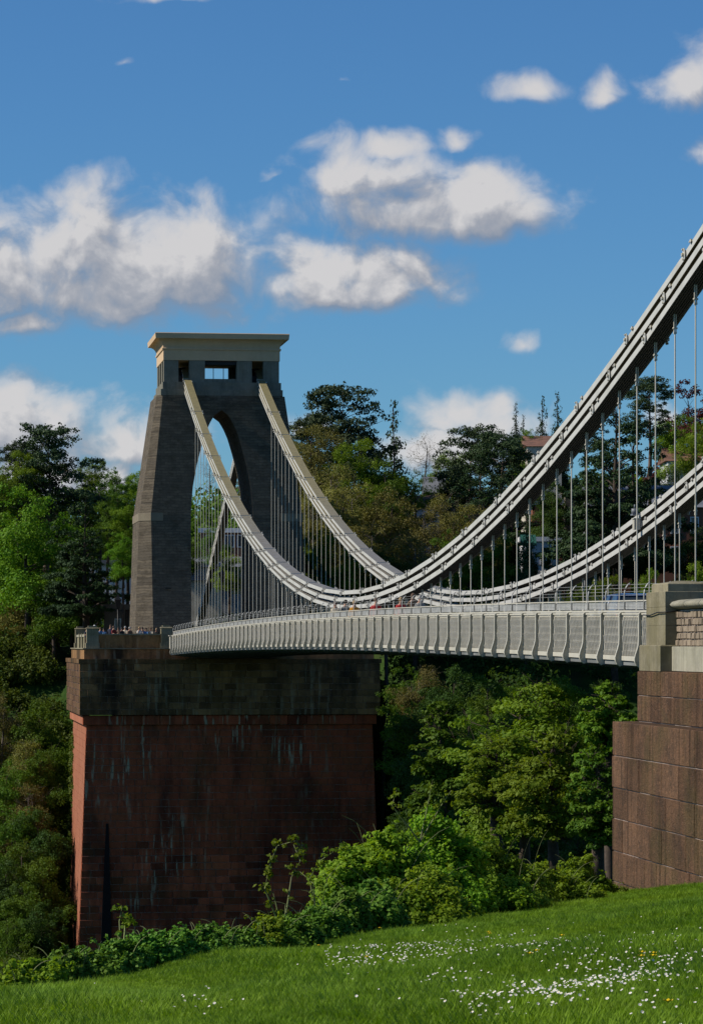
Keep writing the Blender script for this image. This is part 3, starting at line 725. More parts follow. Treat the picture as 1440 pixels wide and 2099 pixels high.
mb = MB(); zz = ZT(Yr[-1]); mb.box(XG-.16,XG+.2,Yr[-1]+.1,Yr[-1]+.9,zz-1.0,zz-.02); mb.box(XG-.24,XG+.24,Yr[-1]+.06,Yr[-1]+.95,zz-.02,zz+.05)
mb.build('end_post', M['iron'], deck)
mb = MB(); mb.box(XG+.5,XF-.5,245,251.0,zz-1.3,zz-1.02); mb.build('end_slab', M['pave'], deck)

# ------------------------------------------------------------------ chains
HC = lambda Y: 2.69+.00188452*(Y-153.91)**2-9.278e-9*(Y-153.91)**4
Yrod = [84.45-.49+2.438*i for i in range(-14,69)]
def link_mesh():
    mb = MB(); n = 8; w = .62
    for q in range(n):
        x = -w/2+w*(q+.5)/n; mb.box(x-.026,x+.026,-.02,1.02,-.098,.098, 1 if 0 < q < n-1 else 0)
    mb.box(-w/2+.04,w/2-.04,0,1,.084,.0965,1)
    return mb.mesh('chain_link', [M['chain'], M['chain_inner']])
def joint_mesh():
    mb = MB(); w = .34
    for s_ in (-1,1):
        mb.prism_x([(-.13,-.13),(.0,-.17),(.13,-.13),(.15,.02),(.10,.16),(.0,.20),(-.10,.16),(-.15,.02)], s_*w-.012, s_*w+.012)
        mb.tube([(s_*(w-.02),0,.0),(s_*(w+.075),0,.0)], .055, 6); mb.tube([(s_*(w-.02),0,.15),(s_*(w+.06),0,.15)], .028, 6); mb.tube([(s_*(w-.02),0,-.13),(s_*(w+.05),0,-.13)], .028, 6)
    mb.box(-w-.02,w+.02,-.03,.03,.10,.135)
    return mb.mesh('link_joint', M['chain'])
def clip_mesh():
    mb = MB(); w = .32
    for s_ in (-1,1):
        mb.prism_x([(-.10,.03),(.0,-.0),(.11,.06),(.06,.12),(-.04,.12)], s_*w-.02, s_*w+.025); mb.tube([(s_*(w-.02),.02,.05),(s_*(w+.05),.02,.05)], .03, 6)
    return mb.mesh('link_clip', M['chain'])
def rod_head_mesh():
    mb = MB(); mb.box(-.04,-.012,-.03,.03,-.50,.05); mb.box(.012,.04,-.03,.03,-.50,.05); mb.tube([(-.07,0,-.36),(.07,0,-.36)], .03, 6); mb.box(-.045,.045,-.04,.04,-.52,-.46); return mb.mesh('rod_head', M['iron'])
linkm, jointm, clipm, headm = link_mesh(), joint_mesh(), clip_mesh(), rod_head_mesh()
mb = MB(); mb.tube([(0,0,0),(0,0,1)], .022, 6); rodm = mb.mesh('suspension_rod', M['iron'])
mb = MB(); mb.tube([(0,0,0),(0,0,.34)], .046, 6); mb.tube([(0,0,.34),(0,0,.42)], .036, 6); sockm = mb.mesh('rod_socket', M['iron'])
def tier_z(Y, j): return HC(Y)-.10-.367*j*(1+.02*(abs(Y-153.9)/50)**2)
def chain(X, lab):
    t = empty('suspension_chain', (X,153.9,HC(153.9)), lab, 'chain', 'main chains of the bridge')
    for j in range(3):
        ks = [k for k in range(len(Yrod)) if k % 3 == j]; ys = [Yrod[k] for k in ks]
        ys = ys + ([YT-3.3+j*.25-.2, YT-1.0]); ys = [46.9+3] + ys
        ys = sorted(ys)
        for a, b in zip(ys, ys[1:]):
            za, zb = tier_z(a,j), tier_z(b,j)
            if b > YT-2: zb = 22.9-j*.2
            inst('chain_link', linkm, t, (X,a,za), (math.atan2(zb-za,b-a),0,0), (1,math.hypot(b-a,zb-za),1))
            inst('link_clip', clipm, t, (X,b-.75,zb-(zb-za)/(b-a)*.75+.04), (math.atan2(zb-za,b-a),0,0))
        for a in ys[1:-1]: 
            sl = math.atan((tier_z(a+1,j)-tier_z(a-1,j))/2); inst('link_joint', jointm, t, (X,a,tier_z(a,j)), (sl*.35,0,0))
    for k, Y in enumerate(Yrod):
        j = k % 3; top = tier_z(Y,2)-.12; bot = ZT(Y)-.95
        inst('suspension_rod', rodm, t, (X,Y,bot), (0,0,0), (1,1,top-.46-bot))
        inst('rod_head', headm, t, (X,Y,top)); inst('rod_socket', sockm, t, (X,Y,bot+.9))
    return t
XC1, XC2 = 21.27+.33, 27.37+.33
chain(XC1, 'nearer main chain of three pale iron tiers rising to upper right corner')
ch2 = chain(XC2, 'farther main chain of three pale tiers reaching the tower top right')
for X, lab in ((XC1,'left back chain hidden behind the tower leg running down to the ground'),(XC2,'thin pale back chain seen through the tower archway running down to the ground')):
    t = empty('anchor_chain', (X,YT,22.5), lab, 'anchor chain')
    for j in range(3):
        ys = [YT+.5+i*7.3 for i in range(9)]
        for a, b in zip(ys, ys[1:]):
            f_ = lambda y: 22.9-.375*(y-YT)-.34*j; inst('chain_link', linkm, t, (X,a,f_(a)), (math.atan(-.375),0,0), (1,7.8,1)); inst('link_joint', jointm, t, (X,b,f_(b)))
# clamps holding the chains at the tower
for X in (XC1, XC2):
    for yy in (YT-4.2,YT-5.2):
        pass
# small sensor boxes on the farther chain
c = wpt(1308,1062,113); c = Vector((XC2-.42, (c.y+Yrod[0])*0+116.0, 0)); 
def on_chain_y(px):                             # Y on the farther chain plane under this pixel column
    t_ = (px-720)/FPX; return (XC2-.33)*(CT-t_*ST)/(ST+t_*CT)
yb = on_chain_y(1312); zb = tier_z(yb,1)
t = empty('sensor_box', (XC2-.42,yb,zb), 'white weather sensor box and dark anemometer clamped to the farther chain', 'sensor')
mb = MB(); mb.box(XC2-.62,XC2-.38,yb-.16,yb+.16,zb-.2,zb+.2); mb.box(XC2-.65,XC2-.36,yb-.19,yb+.19,zb+.2,zb+.24); mb.build('box', M['iron'], t)
mb = MB(); mb.tube([(XC2-.5,yb+.3,zb+.42),(XC2-.5,yb+.3,zb+.62)], .13, 8); mb.tube([(XC2-.5,yb+.3,zb+.62),(XC2-.5,yb+.3,zb+.78)], .03, 6); mb.box(XC2-.62,XC2-.38,yb+.1,yb+.5,zb+.36,zb+.42); mb.build('anemometer', plain('grey_plastic', (.16,.17,.19), None, 3, .4), t)

# ------------------------------------------------------------------ near abutment
nab = empty('abutment', (19,58,-6), 'brown sandstone near abutment of big coursed blocks at right edge', 'abutment')
Yf = 59.0
core = MB(); core.box(13.142,34,38,Yf-.04,-9,-1.62); core.box(13.572,34,38,Yf-.28,-1.7,-.55); core.build('core', M['mortar_pale'], nab)
lay(nab, 'plinth_stone', M['brownstone'], lambda z: 47.5, lambda z: Yf, lambda z: 13.12, -6.3, -1.62+.16, .605, .75, 1.35, 'y', depth=.55, joint=.016, rough=.004, out=.02, seed=21)
lay(nab, 'upper_stone', M['brownstone'], lambda z: 47.5, lambda z: Yf-.25, lambda z: 13.55, -1.46, -.50, .48, .7, 1.3, 'y', depth=.55, joint=.014, rough=.004, out=.012, seed=23)
mb = MB(); mb.box(13.15,34,47.5,Yf-.05,-1.62,-1.475); mb.build('ledge', M['brownstone'], nab)
mb = MB(); mb.box(13.6,34,47.5,Yf-.3,-.56,-.505); mb.build('ledge', M['brownstone'], nab)
# gorge-side end wall
mb = MB(); mb.box(13.7,34,Yf-.4,Yf,-9,-1.6); mb.box(13.7+.4,34,Yf-.6,Yf-.25,-1.6,-.5); mb.build('end_wall', M['brownstone'], nab)
npar = empty('parapet', (14,58,-.5), 'rubble stone parapet wall with rounded coping beside the near pedestal', 'parapet')
lay(npar, 'base_stone', M['paleashlar'], lambda z: 47.5, lambda z: 57.06, lambda z: 13.80, -.50, -.03, .47, 1.6, 2.4, 'y', depth=.6, joint=.008, out=.004, seed=24)
mb = MB(); mb.box(13.962,14.4,47.5,57.0,-.05,.64); mb.build('core', M['mortar_pale'], npar)
lay(npar, 'rubble_block', M['rubble'], lambda z: 47.5, lambda z: 57.1, lambda z: 13.93, -.028, .63, .132, .13, .34, 'y', depth=.3, joint=.016, rough=.05, out=.04, seed=25, limit=300)
def roll():
    y = 57.15; i = 0; rg = random.Random(3)
    while y > 47.6:
        l = 1.15; mb = MB(); n = 12; ring = lambda yy, k_: [(14.12+(.36*k_)*math.cos(a)*(1 if math.cos(a) < 0 else .9), yy, .63+.012+(.10*k_)*(1+math.sin(a))) for a in [2*math.pi*q/n for q in range(n)]]
        if i == 0: rr = [ring(y,.25), ring(y-.02,.7), ring(y-.06,.93), ring(y-.13,1), ring(y-l+.01,1)]
        else: rr = [ring(y,.97), ring(y-.02,1), ring(y-l+.01,1)]
        mb.frustum(rr); 
        o_ = mb.build('coping', M['paleashlar'], npar); y -= l; i += 1
        for p_ in o_.data.polygons: p_.use_smooth = len(p_.vertices) == 4
roll()
ped = empty('pedestal', (14.6,57.9,-.5), 'square weathered stone pedestal with stepped cap where deck meets wall', 'pedestal')
def bev(x0,x1,y0,y1,z0,z1,c): 
    m_ = MB(); m_.frustum([[(x0,y0,z0),(x1,y0,z0),(x1,y1,z0),(x0,y1,z0)],[(x0,y0,z1-c),(x1,y0,z1-c),(x1,y1,z1-c),(x0,y1,z1-c)],[(x0+c,y0+c,z1),(x1-c,y0+c,z1),(x1-c,y1-c,z1),(x0+c,y1-c,z1)]]); return m_
bev(13.58,15.6,57.0,58.72,-.5,-.01,.02).build('base', M['ashlar'], ped)
for a, b in ((-.01,.36),(.362,.70),(.702,.99)):
    bev(13.70,15.55,57.1,58.66,a,b,.008).build('course', M['ashlar'], ped)
bev(13.78,14.62,57.22,58.55,.992,1.15,.02).build('cap', M['ashlar'], ped)
m_ = MB(); m_.frustum([[(13.80,57.24,1.15),(14.6,57.24,1.15),(14.6,58.53,1.15),(13.80,58.53,1.15)],[(14.1,57.7,1.2),(14.3,57.7,1.2),(14.3,58.1,1.2),(14.1,58.1,1.2)]]); m_.build('cap_top', M['ashlar'], ped)
m_ = MB(); m_.tube([(13.66,58.75,.565),(13.665,58.2,.55),(13.66,57.6,.60),(13.66,57.08,.60),(13.8,57.06,.61),(13.93,57.06,.63)], .012, 5); m_.build('cable', M['black'], ped)
mb = MB(); mb.box(XG-1,XF+1,40,60.1,-.6,-.24); tag(mb.build('approach_road', M['road']), kind='structure')
#@@PART3@@
# ------------------------------------------------------------------ vegetation
def leaf_mesh(name, pads, n, size, mat, seed, sub=9, flat=0., droop=0., spread=.30, shell=.75, upb=.25, thin=1.):
    """thousands of small leaf-sized faces in clumps on the pads (x,y,z,rx,ry,rz)"""
    rg = np.random.default_rng(seed); pads = np.array(pads, float)
    area = (pads[:,3]*pads[:,4]+pads[:,4]*pads[:,5]+pads[:,3]*pads[:,5]); pr = area/area.sum()
    nc = np.maximum(4, (pr*len(pads)*sub).astype(int)); cc = []; cr = []; cn = []
    for i, p in enumerate(pads):
        d_ = rg.normal(size=(nc[i],3)); d_ /= np.linalg.norm(d_,axis=1)[:,None]
        d_[:,2] = np.where(d_[:,2] < -.35, -d_[:,2]*.6, d_[:,2])
        rad = shell+(1-shell)*rg.random(nc[i])[:,None]; cc.append(p[:3]+d_*p[3:6]*rad*rg.uniform(.8,1.12,(nc[i],1))); cn.append(d_)
        cr.append(np.tile(p[3:6]*spread,(nc[i],1))*rg.uniform(.5,1.3,(nc[i],1)))
    cc = np.concatenate(cc); cr = np.concatenate(cr); cn = np.concatenate(cn); wt = cr[:,0]*cr[:,1]; wt /= wt.sum()
    ix = rg.choice(len(cc), n, p=wt); q = rg.normal(size=(n,3)); q /= np.linalg.norm(q,axis=1)[:,None]
    q *= rg.random(n)[:,None]**.45
    c = cc[ix]+q*cr[ix]*[1,1,1-flat*.6]
    c[:,2] -= droop*np.abs(rg.normal(size=n))*cr[ix][:,2]
    nr = cn[ix]*.5+q*.6+rg.normal(size=(n,3))*.55+[0,0,upb+flat]; nr /= np.linalg.norm(nr,axis=1)[:,None]
    t = np.cross(nr, rg.normal(size=(n,3))); t /= np.linalg.norm(t,axis=1)[:,None]; b = np.cross(nr,t)
    s_ = size*rg.uniform(.6,1.35,n)[:,None]
    v = np.empty((n,4,3)); v[:,0] = c-t*s_*.55; v[:,1] = c+b*s_*.32*thin+nr*s_*.06; v[:,2] = c+t*s_*.55; v[:,3] = c-b*s_*.32*thin+nr*s_*.06
    me = bpy.data.meshes.new(name); me.vertices.add(n*4); me.vertices.foreach_set('co', v.reshape(-1))
    me.loops.add(n*4); me.loops.foreach_set('vertex_index', np.arange(n*4,dtype=np.int32))
    me.polygons.add(n); me.polygons.foreach_set('loop_start', np.arange(0,n*4,4,dtype=np.int32)); me.polygons.foreach_set('loop_total', np.full(n,4,np.int32))
    me.update(calc_edges=True); me.materials.append(mat)
    at = me.attributes.new('tone','FLOAT','FACE'); tn = np.clip(rg.random(n)*.6+rg.random(len(cc))[ix]*.4,0,1).astype(np.float32); at.data.foreach_set('value', tn)
    return me
def wood_mesh(name, H, r0, pads, mat, seed, lean=0., trunk_top=.85, twigs=0, twl=1.6):
    rg = random.Random(seed); mb = MB(); n = 7; pts = []; rad = []
    for i in range(n+1):
        f = i/n; pts.append(Vector((lean*f*f*H+math.sin(f*5+seed)*.012*H, math.cos(f*4+seed)*.01*H, f*H*trunk_top))); rad.append(r0*(1-f*.86)*(1.25 if i == 0 else 1))
    mb.tube(pts, rad, 7)
    for p in pads:
        e = Vector(p[:3]); f = max(.12, min(.95, (e.z-.35*math.hypot(e.x,e.y))/(H*trunk_top))); b = pts[0].lerp(pts[-1], f); k_ = min(n-1, int(f*n)); b = pts[k_].lerp(pts[k_+1], f*n-k_)
        mid = b.lerp(e, .5)+Vector((rg.uniform(-.3,.3), rg.uniform(-.3,.3), rg.uniform(-.1,.5)))*.12*(e-b).length
        rr = max(.03, r0*(1-f*.8)*.42); mb.tube([b, mid, e], [rr, rr*.6, rr*.2], 5)
        for q in range(twigs):
            a = b.lerp(e, rg.uniform(.4,1)); d_ = Vector((rg.gauss(0,1), rg.gauss(0,1), rg.gauss(.5,.7))).normalized()*p[3]*rg.uniform(.5,1.0)*twl
            m_ = a+d_*.5+Vector((rg.gauss(0,.1),rg.gauss(0,.1),rg.gauss(.1,.1)))*p[3]; mb.tube([a, m_, a+d_], [rr*.38, rr*.22, .012], 3, cap=False)
            for q2 in range(2):
                d2 = (d_.normalized()+Vector((rg.gauss(0,.6),rg.gauss(0,.6),rg.gauss(.2,.5))))*p[3]*.45; mb.tube([m_, m_+d2], [rr*.2, .008], 3, cap=False)
    return mb.mesh(name, mat)
def pads_round(H, R_, rg, n=16, low=.3, squash=.8):
    out = []
    for i in range(n):
        a = rg.uniform(0,6.283); f = (i+.5)/n; z = H*(low+(1-low)*f); env = R_*math.sqrt(max(.08, 1-((f-.42)/.62)**2))
        rr = env*rg.uniform(.35,.85); s_ = R_*rg.uniform(.34,.56)*(1.1-.4*f); out.append((rr*math.cos(a), rr*math.sin(a), z-s_*.5, s_, s_, s_*squash))
    out.append((0,0,H*.62,R_*.5,R_*.5,H*.2)); return out
def pads_pine(H, R_, rg, n=20, low=.42):
    out = []
    for i in range(n):
        f = i/(n-1); a = i*2.4+rg.uniform(-.5,.5); z = H*(low+(.97-low)*f); env = R_*(1.0-.62*max(0,(f-.45)/.55)**1.5)*(.75+.25*rg.random()); rr = env*rg.uniform(.25,1.0)
        s_ = R_*rg.uniform(.24,.42); out.append((rr*math.cos(a), rr*math.sin(a), z, s_*1.1, s_*1.1, s_*.50))
    return out
def pads_cedar(H, R_, rg, tiers=11, low=.16):
    out = []
    for i in range(tiers):
        f = i/(tiers-1); z = H*(low+(.97-low)*f); env = R_*(1-f)**.62*(1 if f > .12 else .9)+.4
        for q in range(max(2, int(8-5*f))):
            a = rg.uniform(0,6.283); rr = env*rg.uniform(.35,1); out.append((rr*math.cos(a), rr*math.sin(a), z-rr*.06+rg.uniform(-.4,.4), R_*.36*(1.15-f*.7), R_*.36*(1.15-f*.7), R_*.12))
    return out
def pads_spire(H, R_, rg, n=26, low=.08):
    out = []
    for i in range(n):
        f = i/(n-1); z = H*(low+(1-low)*f); env = R_*(1-f)**.8+.12; a = rg.uniform(0,6.283); rr = env*rg.uniform(.2,.75); s_ = max(.45, env*.62); out.append((rr*math.cos(a), rr*math.sin(a), z, s_, s_, s_*.6))
    return out
_var = {}
def variant(kind, v):
    key = (kind, v)
    if key in _var: return _var[key]
    rg = random.Random(sum(map(ord,kind))*31+v*7); sd = v*13+sum(map(ord,kind)); H, R_ = 14., 5.
    lf = kind
    if kind in ('pine',):      H, R_ = 17., 5.6; pd = pads_pine(H,R_,rg, 34); lm = leaf_mesh('pine_crown', pd, 20000, .25, L['pine'], sd, 12, .1, 0, .36); wm = wood_mesh('pine_trunk', H, .42, pd, M['pinebark'], sd)
    elif kind == 'cedar':      H, R_ = 18., 7.5; pd = pads_cedar(H,R_,rg); lm = leaf_mesh('cedar_crown', pd, 42000, .30, L['cedar'], sd, 8, .6, .5, .40); wm = wood_mesh('cedar_trunk', H, .55, pd, M['bark'], sd)
    elif kind == 'spire':      H, R_ = 14., 3.2; pd = pads_spire(H,R_,rg,60); lm = leaf_mesh('spire_crown', pd, 20000, .26, L['pine'], sd, 9, 0, .8, .5); wm = wood_mesh('spire_trunk', H, .25, pd, M['bark'], sd, trunk_top=.97)
    elif kind in ('olive','russet'):
        pd = pads_round(H,R_,rg,20); lm = leaf_mesh('budding_crown', pd, 20000, .19, L[kind], sd, 16, 0, 0, .42, .5); wm = wood_mesh('trunk', H, .30, pd, M['palebark'] if kind == 'olive' else M['bark'], sd, twigs=5)
    elif kind == 'bare':       pd = pads_round(H,R_*.8,rg,14,.35); lm = leaf_mesh('sparse_crown', pd, 500, .18, L['olive'], sd, 8, 0, 0, .4, .6); wm = wood_mesh('trunk', H, .28, pd, M['palebark'], sd, twigs=7, lean=.01)
    elif kind == 'copper':     pd = pads_round(H,R_,rg,20); lm = leaf_mesh('copper_crown', pd, 20000, .22, L['copper'], sd, 10); wm = wood_mesh('trunk', H, .3, pd, M['bark'], sd)
    else:
        pd = pads_round(H,R_,rg,22); lm = leaf_mesh('leafy_crown', pd, 24000, .23, L[kind], sd, 14, 0, 0, .36, .65); wm = wood_mesh('trunk', H, .32, pd, M['bark'], sd, twigs=1)
    _var[key] = (lm, wm, H, R_); return _var[key]
_tn = [0]
def lower_trunk(t, top, Ht, r, mat):
    zg = ground(top.x, top.y); gap = top.z-Ht-zg
    if gap < .15: return
    mb = MB(); n = 5; mb.tube([(math.sin(i*1.3)*.02*gap*(i/n), math.cos(i*1.7)*.02*gap*(i/n), -gap*i/n-(.4 if i == n else 0)) for i in range(n+1)], [r*(1+.5*i/n) for i in range(n+1)], 7)
    o_ = bpy.data.objects.new('lower_trunk', mb.mesh('lower_trunk', mat)); COL.objects.link(o_); o_.parent = t
def tree(px, ytop, w, width, kind, label, H=None, group=None, cat='tree', name=None, rz=None):
    if px < 172 and group is None: w = 298+(w-262)*.25
    lm, wm, H0, R0 = variant(kind, _tn[0] % 3); _tn[0] += 1
    top = wpt(px, ytop, w); zg = ground(top.x, top.y)
    wm_ = width/FPX*w; Ht = max(3., min(top.z-zg+.3, H or 40, wm_*{'spire':3.6,'cedar':1.5,'pine':1.7}.get(kind,1.45))); sx = wm_/2/R0; sz = Ht/H0
    t = empty(name or {'pine':'pine_tree','cedar':'cedar_tree','spire':'conifer_tree','copper':'copper_beech','bare':'bare_tree'}.get(kind,'broadleaf_tree'), (top.x, top.y, top.z-Ht), label, cat, group, 0)
    rz = random.uniform(0,6.28) if rz is None else rz
    for nm, me in (('trunk', wm),('crown', lm)):
        o_ = bpy.data.objects.new(nm, me); COL.objects.link(o_); o_.parent = t; o_.rotation_euler = (0,0,rz); o_.scale = (sx,sx,sz)
    lower_trunk(t, top, Ht, .3*sx, M['bark'])
    return t
PL = 'pale green'
T = tree
# --- left of the tower
T(98,868,300,205,'pine','broad dark pine towering over the left woods with a bare straight trunk',33)
T(38,905,306,120,'pine','smaller dark pine at left edge behind the tall pine',30)
T(175,1010,282,190,'cedar','black-green cedar with drooping boughs below the tall left pine',26)
T(120,1060,276,150,'cedar','dark cedar low behind the bright left tree',22)
T(40,925,292,110,'spring','yellow-green tree top at the left edge in front of the pine',22)
T(-30,960,280,130,'mid','mid green tree cut by the left edge of the picture',22)
T(55,990,262,210,'lime','large bright green broadleaf tree at left edge',19)
T(150,1110,258,150,'mid','rounded green tree above the left end of the parapet',15)
T(110,1140,250,150,'mid','green tree directly left of the white building',13)
T(165,1160,262,110,'deep','dark tree hanging over the parapet pier',12)
T(190,938,318,85,'lime','bright round tree top between tall pine and tower',22)
T(205,985,312,110,'mid','green tree half way between tall pine and tower',20)
T(240,958,325,75,'mid','leafy crown standing left of the tower shoulder',22)
T(285,965,345,90,'spring','pale distant tree peeping out beside the tower',20)
T(262,1010,284,95,'lime','bright lime tree pressed against the left side of the tower',15)
T(252,1090,280,80,'lime','lower lime tree hiding the white building beside the tower',8)
T(220,1030,296,90,'mid','shaded green tree behind the lime tree',18)
T(20,1165,282,170,'olive','brown-green budding tree at left edge below bright tree',18)
T(80,1200,280,140,'olive','budding tree with tangled twigs left of parapet',17)
T(50,1260,275,170,'olive','lower budding tree left of abutment band',16)
T(5,1330,270,140,'bare','bare pale-twigged tree at left edge of the gorge slope',15)
T(40,1180,282,190,'olive','wide olive twiggy tree at left edge below the bright tree',13)
T(60,1370,280,110,'bare','bare twisted tree beside dark band of abutment',14)
T(105,1300,290,60,'mid','narrow green tree touching the left corner of abutment',12)
gl = [(10,1420,'olive','leafy'),(85,1440,'mid','rounded'),(60,1510,'olive','dark'),(15,1560,'mid','broad'),(85,1540,'mid','bright'),(60,1600,'olive','olive'),(30,1650,'mid','dense'),(84,1660,'deep','shadowy'),(50,1720,'mid','spreading'),(15,1760,'deep','dim'),(90,1760,'mid','upright'),(60,1810,'mid','low'),(20,1870,'mid','drooping'),(88,1850,'deep','bushy'),(55,1930,'mid','lowest')]
for i,(px,yt,kd,ad) in enumerate(gl):
    w_ = 277-(yt-1420)*.068; T(px-4,yt,w_,random.uniform(125,165),kd,f'{ad} tree on the slope left of abutment, number {i} down'.replace(f', number {i} down', [' near its band',' close to its corner',' under the bare trees',' at left picture edge',' by its shaft top',' between darker trees',' at the left edge mid height',' hugging the shaft',' mid way down',' far left low down',' beside the ivy',' above the lawn corner',' at far left bottom',' next to ivy foot',' of all just over the lawn'][i]),12,'trees on the gorge slope')
# --- between tower and the main chain
T(702,786,300,225,'pine','tall open pine right of the tower against the sky',32,rz=1.0)
T(640,850,306,150,'pine','low spreading pine branch mass right of the tower shoulder',28)
T(806,822,296,115,'spire','tall narrow conifer beside the open pine',30)
T(760,930,300,90,'spire','short dark conifer under the open pine',22)
bl = [(640,868,290,165,'russet','russet budding tree touching the farther chain',24),(610,900,296,110,'olive','olive budding tree behind the farther chain near the tower',24),(725,900,288,130,'spring','yellow-green tree below the open pine',22),(680,950,282,150,'olive','olive tree over the middle of farther chain',20),
 (790,940,286,150,'mid','green tree at the foot of narrow conifer',20),(850,965,288,120,'mid','green ivy-clad tree left of grey roofed house',19),(640,1010,276,150,'olive','olive tree below the russet one',16),(720,985,276,170,'olive','broad olive tree in the middle of the wood',17),(800,1000,275,170,'russet','brownish budding tree in the middle of the wood',16),
 (870,1030,274,150,'olive','brown-green budding tree before the hidden cottage',15),(760,1060,268,170,'olive','twiggy tree above the low point of chain',13),(850,1090,266,150,'olive','twiggy tree over the crossing of the chains',12),(930,1010,280,140,'olive','budding tree right of the hidden cottage',16),(985,1030,276,130,'olive','budding tree near the middle chain curve',15),
 (930,1085,270,130,'mid','green bushy tree above chain crossing',11),(655,1085,264,130,'mid','bright green shrubby tree behind rods right of tower',10),(720,1110,262,130,'mid','green shrubby tree behind the rods',9),(620,1120,270,90,'spring','light green shrub tree beside the tower base',9),(690,1160,262,120,'mid','low green tree above the deck left of centre',6),
 (790,1130,262,120,'deep','dark low tree beneath the chain crossing',8),(560,1120,330,80,'mid','green tree glimpsed behind the tower leg',10)]
for a in bl: T(*a)
T(872,886,312,130,'bare','leafless tree with pale branches standing against the cloud',26)
T(925,925,318,110,'spring','pale green tree left of the flat-topped dark pine',22)
T(965,872,305,190,'pine','flat-topped dark pine group behind the nearer chain',28)
T(1030,885,300,170,'pine','second dark pine joined to flat-topped pine group',26)
T(985,930,292,190,'cedar','dark evergreen beneath flat-topped pine group',22)
T(1050,960,290,150,'cedar','dark evergreen close behind the nearer chain',22)
T(1056,826,345,48,'spire','thin drooping conifer tip above the dark pines',34)
T(1072,850,348,40,'spire','shorter thin conifer beside the drooping tip',34)
T(1112,812,350,60,'spire','left of two pointed conifers beside the brown roof',36)
T(1141,804,352,62,'spire','right of two pointed conifers beside the brown roof',36)
T(1078,935,322,70,'mid','green tree hiding the wall of the brown roofed house',16)
T(1085,878,335,80,'lime','bright green tree left of brown roof',26)
T(1262,800,262,270,'cedar','great cedar with layered boughs behind the rods',24)
T(1300,860,272,240,'cedar','wide dark cedar boughs behind the great cedar',20)
T(1235,905,268,200,'cedar','lower cedar boughs left of the great cedar trunk',18)
T(1330,772,275,120,'pine','dark pine above the cedar at upper right',28)
T(1200,830,285,100,'pine','dark tree beneath the nearer chain left of cedar',24)
T(1412,778,330,200,'copper','copper-red tree at the right edge',28)
T(1385,850,322,110,'spring','yellow-green tree under the copper tree',24)
T(1440,860,318,120,'spring','yellow-green tree at right edge beneath copper tree',22)
T(1375,960,300,110,'deep','dark evergreen bush tree right of the cedar',14)
T(1080,1030,262,60,'spire','slim dark tree in front of white garage',14)
T(1130,985,275,120,'deep','dark tree hiding the house left of cedar',16)
T(1425,1080,262,110,'deep','dark shrub tree at right edge above the deck',9)
T(1020,1090,266,110,'mid','green tree left of the white garage',9)
def shrub(px, ytop, w, width, kind, label, group=None, Hm=5., name='shrub'):
    lm, wm, H0, R0 = variant(kind, _tn[0] % 3); _tn[0] += 1
    top = wpt(px, ytop, w); zg = ground(top.x, top.y); Ht = min(max(1.2, top.z-zg), Hm)
    t = empty(name, (top.x,top.y,top.z-Ht), label, 'shrub', group); sx = width/FPX*w/2/R0
    for nm, me in (('stem', wm),('foliage', lm)):
        o_ = bpy.data.objects.new(nm, me); COL.objects.link(o_); o_.parent = t; o_.scale = (sx,sx,Ht/H0*1.25); o_.location = (0,0,-Ht*.25); o_.rotation_euler = (0,0,random.uniform(0,6))
for a in [(1000,1160,262,110,'mid','clipped green bush below the garage'),(1060,1150,264,110,'mid','rounded hedge bush under white garage'),(1120,1150,262,100,'deep','dark hedge bush behind the rods'),(1180,1175,258,90,'mid','green bush above the deck rail'),(1240,1180,256,90,'spring','light bush beside yellow shrub'),
          (1330,1165,254,70,'spring','yellowish flowering shrub behind the parked car roof'),(1290,1190,255,80,'mid','green shrub left of the yellowish one'),(1380,1190,256,90,'deep','dark shrub behind the stone pedestal'),(1430,1150,256,80,'spring','pale shrub at the right edge over the pedestal'),(900,1150,262,100,'mid','green shrub right of chain crossing'),
          (960,1130,264,110,'mid','leafy shrub between the two chains'),(590,1190,268,70,'mid','green shrub right of the tower foot'),(640,1200,266,80,'mid','light shrub behind the railing posts')]: shrub(*a, group='garden shrubs above the deck')
# inside the archway
T(470,1130,300,75,'spring','light green tree seen through the road archway',10); T(440,1075,330,70,'mid','green tree high inside the archway',16); T(395,1100,335,60,'mid','green tree behind rods at the left of archway',16); T(430,940,380,70,'bare','bare tree seen through the upper arch',24); T(492,985,360,40,'olive','olive tree at right of the arch opening',20)
# --- gorge below the deck, between the abutments
g2 = [(835,1362,250,110,'mid'),(860,1365,246,110,'olive'),(930,1368,240,120,'deep'),(1000,1375,236,130,'mid'),(1080,1385,232,130,'mid'),(1150,1390,236,120,'mid'),(1230,1395,240,120,'deep'),(850,1440,232,110,'mid'),(880,1450,228,130,'deep'),(960,1450,222,130,'mid'),
      (1040,1470,220,130,'deep'),(1120,1470,220,130,'deep'),(1200,1480,224,120,'mid'),(1260,1440,230,120,'mid'),(870,1530,214,120,'deep'),(900,1540,210,140,'deep'),(990,1560,208,140,'deep'),(1090,1570,206,140,'deep'),(1190,1580,208,140,'deep'),(890,1620,200,140,'deep'),(940,1650,198,150,'deep'),(1060,1660,196,150,'deep'),(1180,1680,196,150,'deep'),(1260,1600,204,120,'deep'),(930,1600,205,100,'deep')]
wd = ['ivy-hung','twiggy','dark','leafy','full','rounded','shaded','fresh','dense','spreading','dim','shadowed','green','upright','sombre','deep','dusky','hidden','broad','lower','buried','gloomy','bottom','tucked','corner']
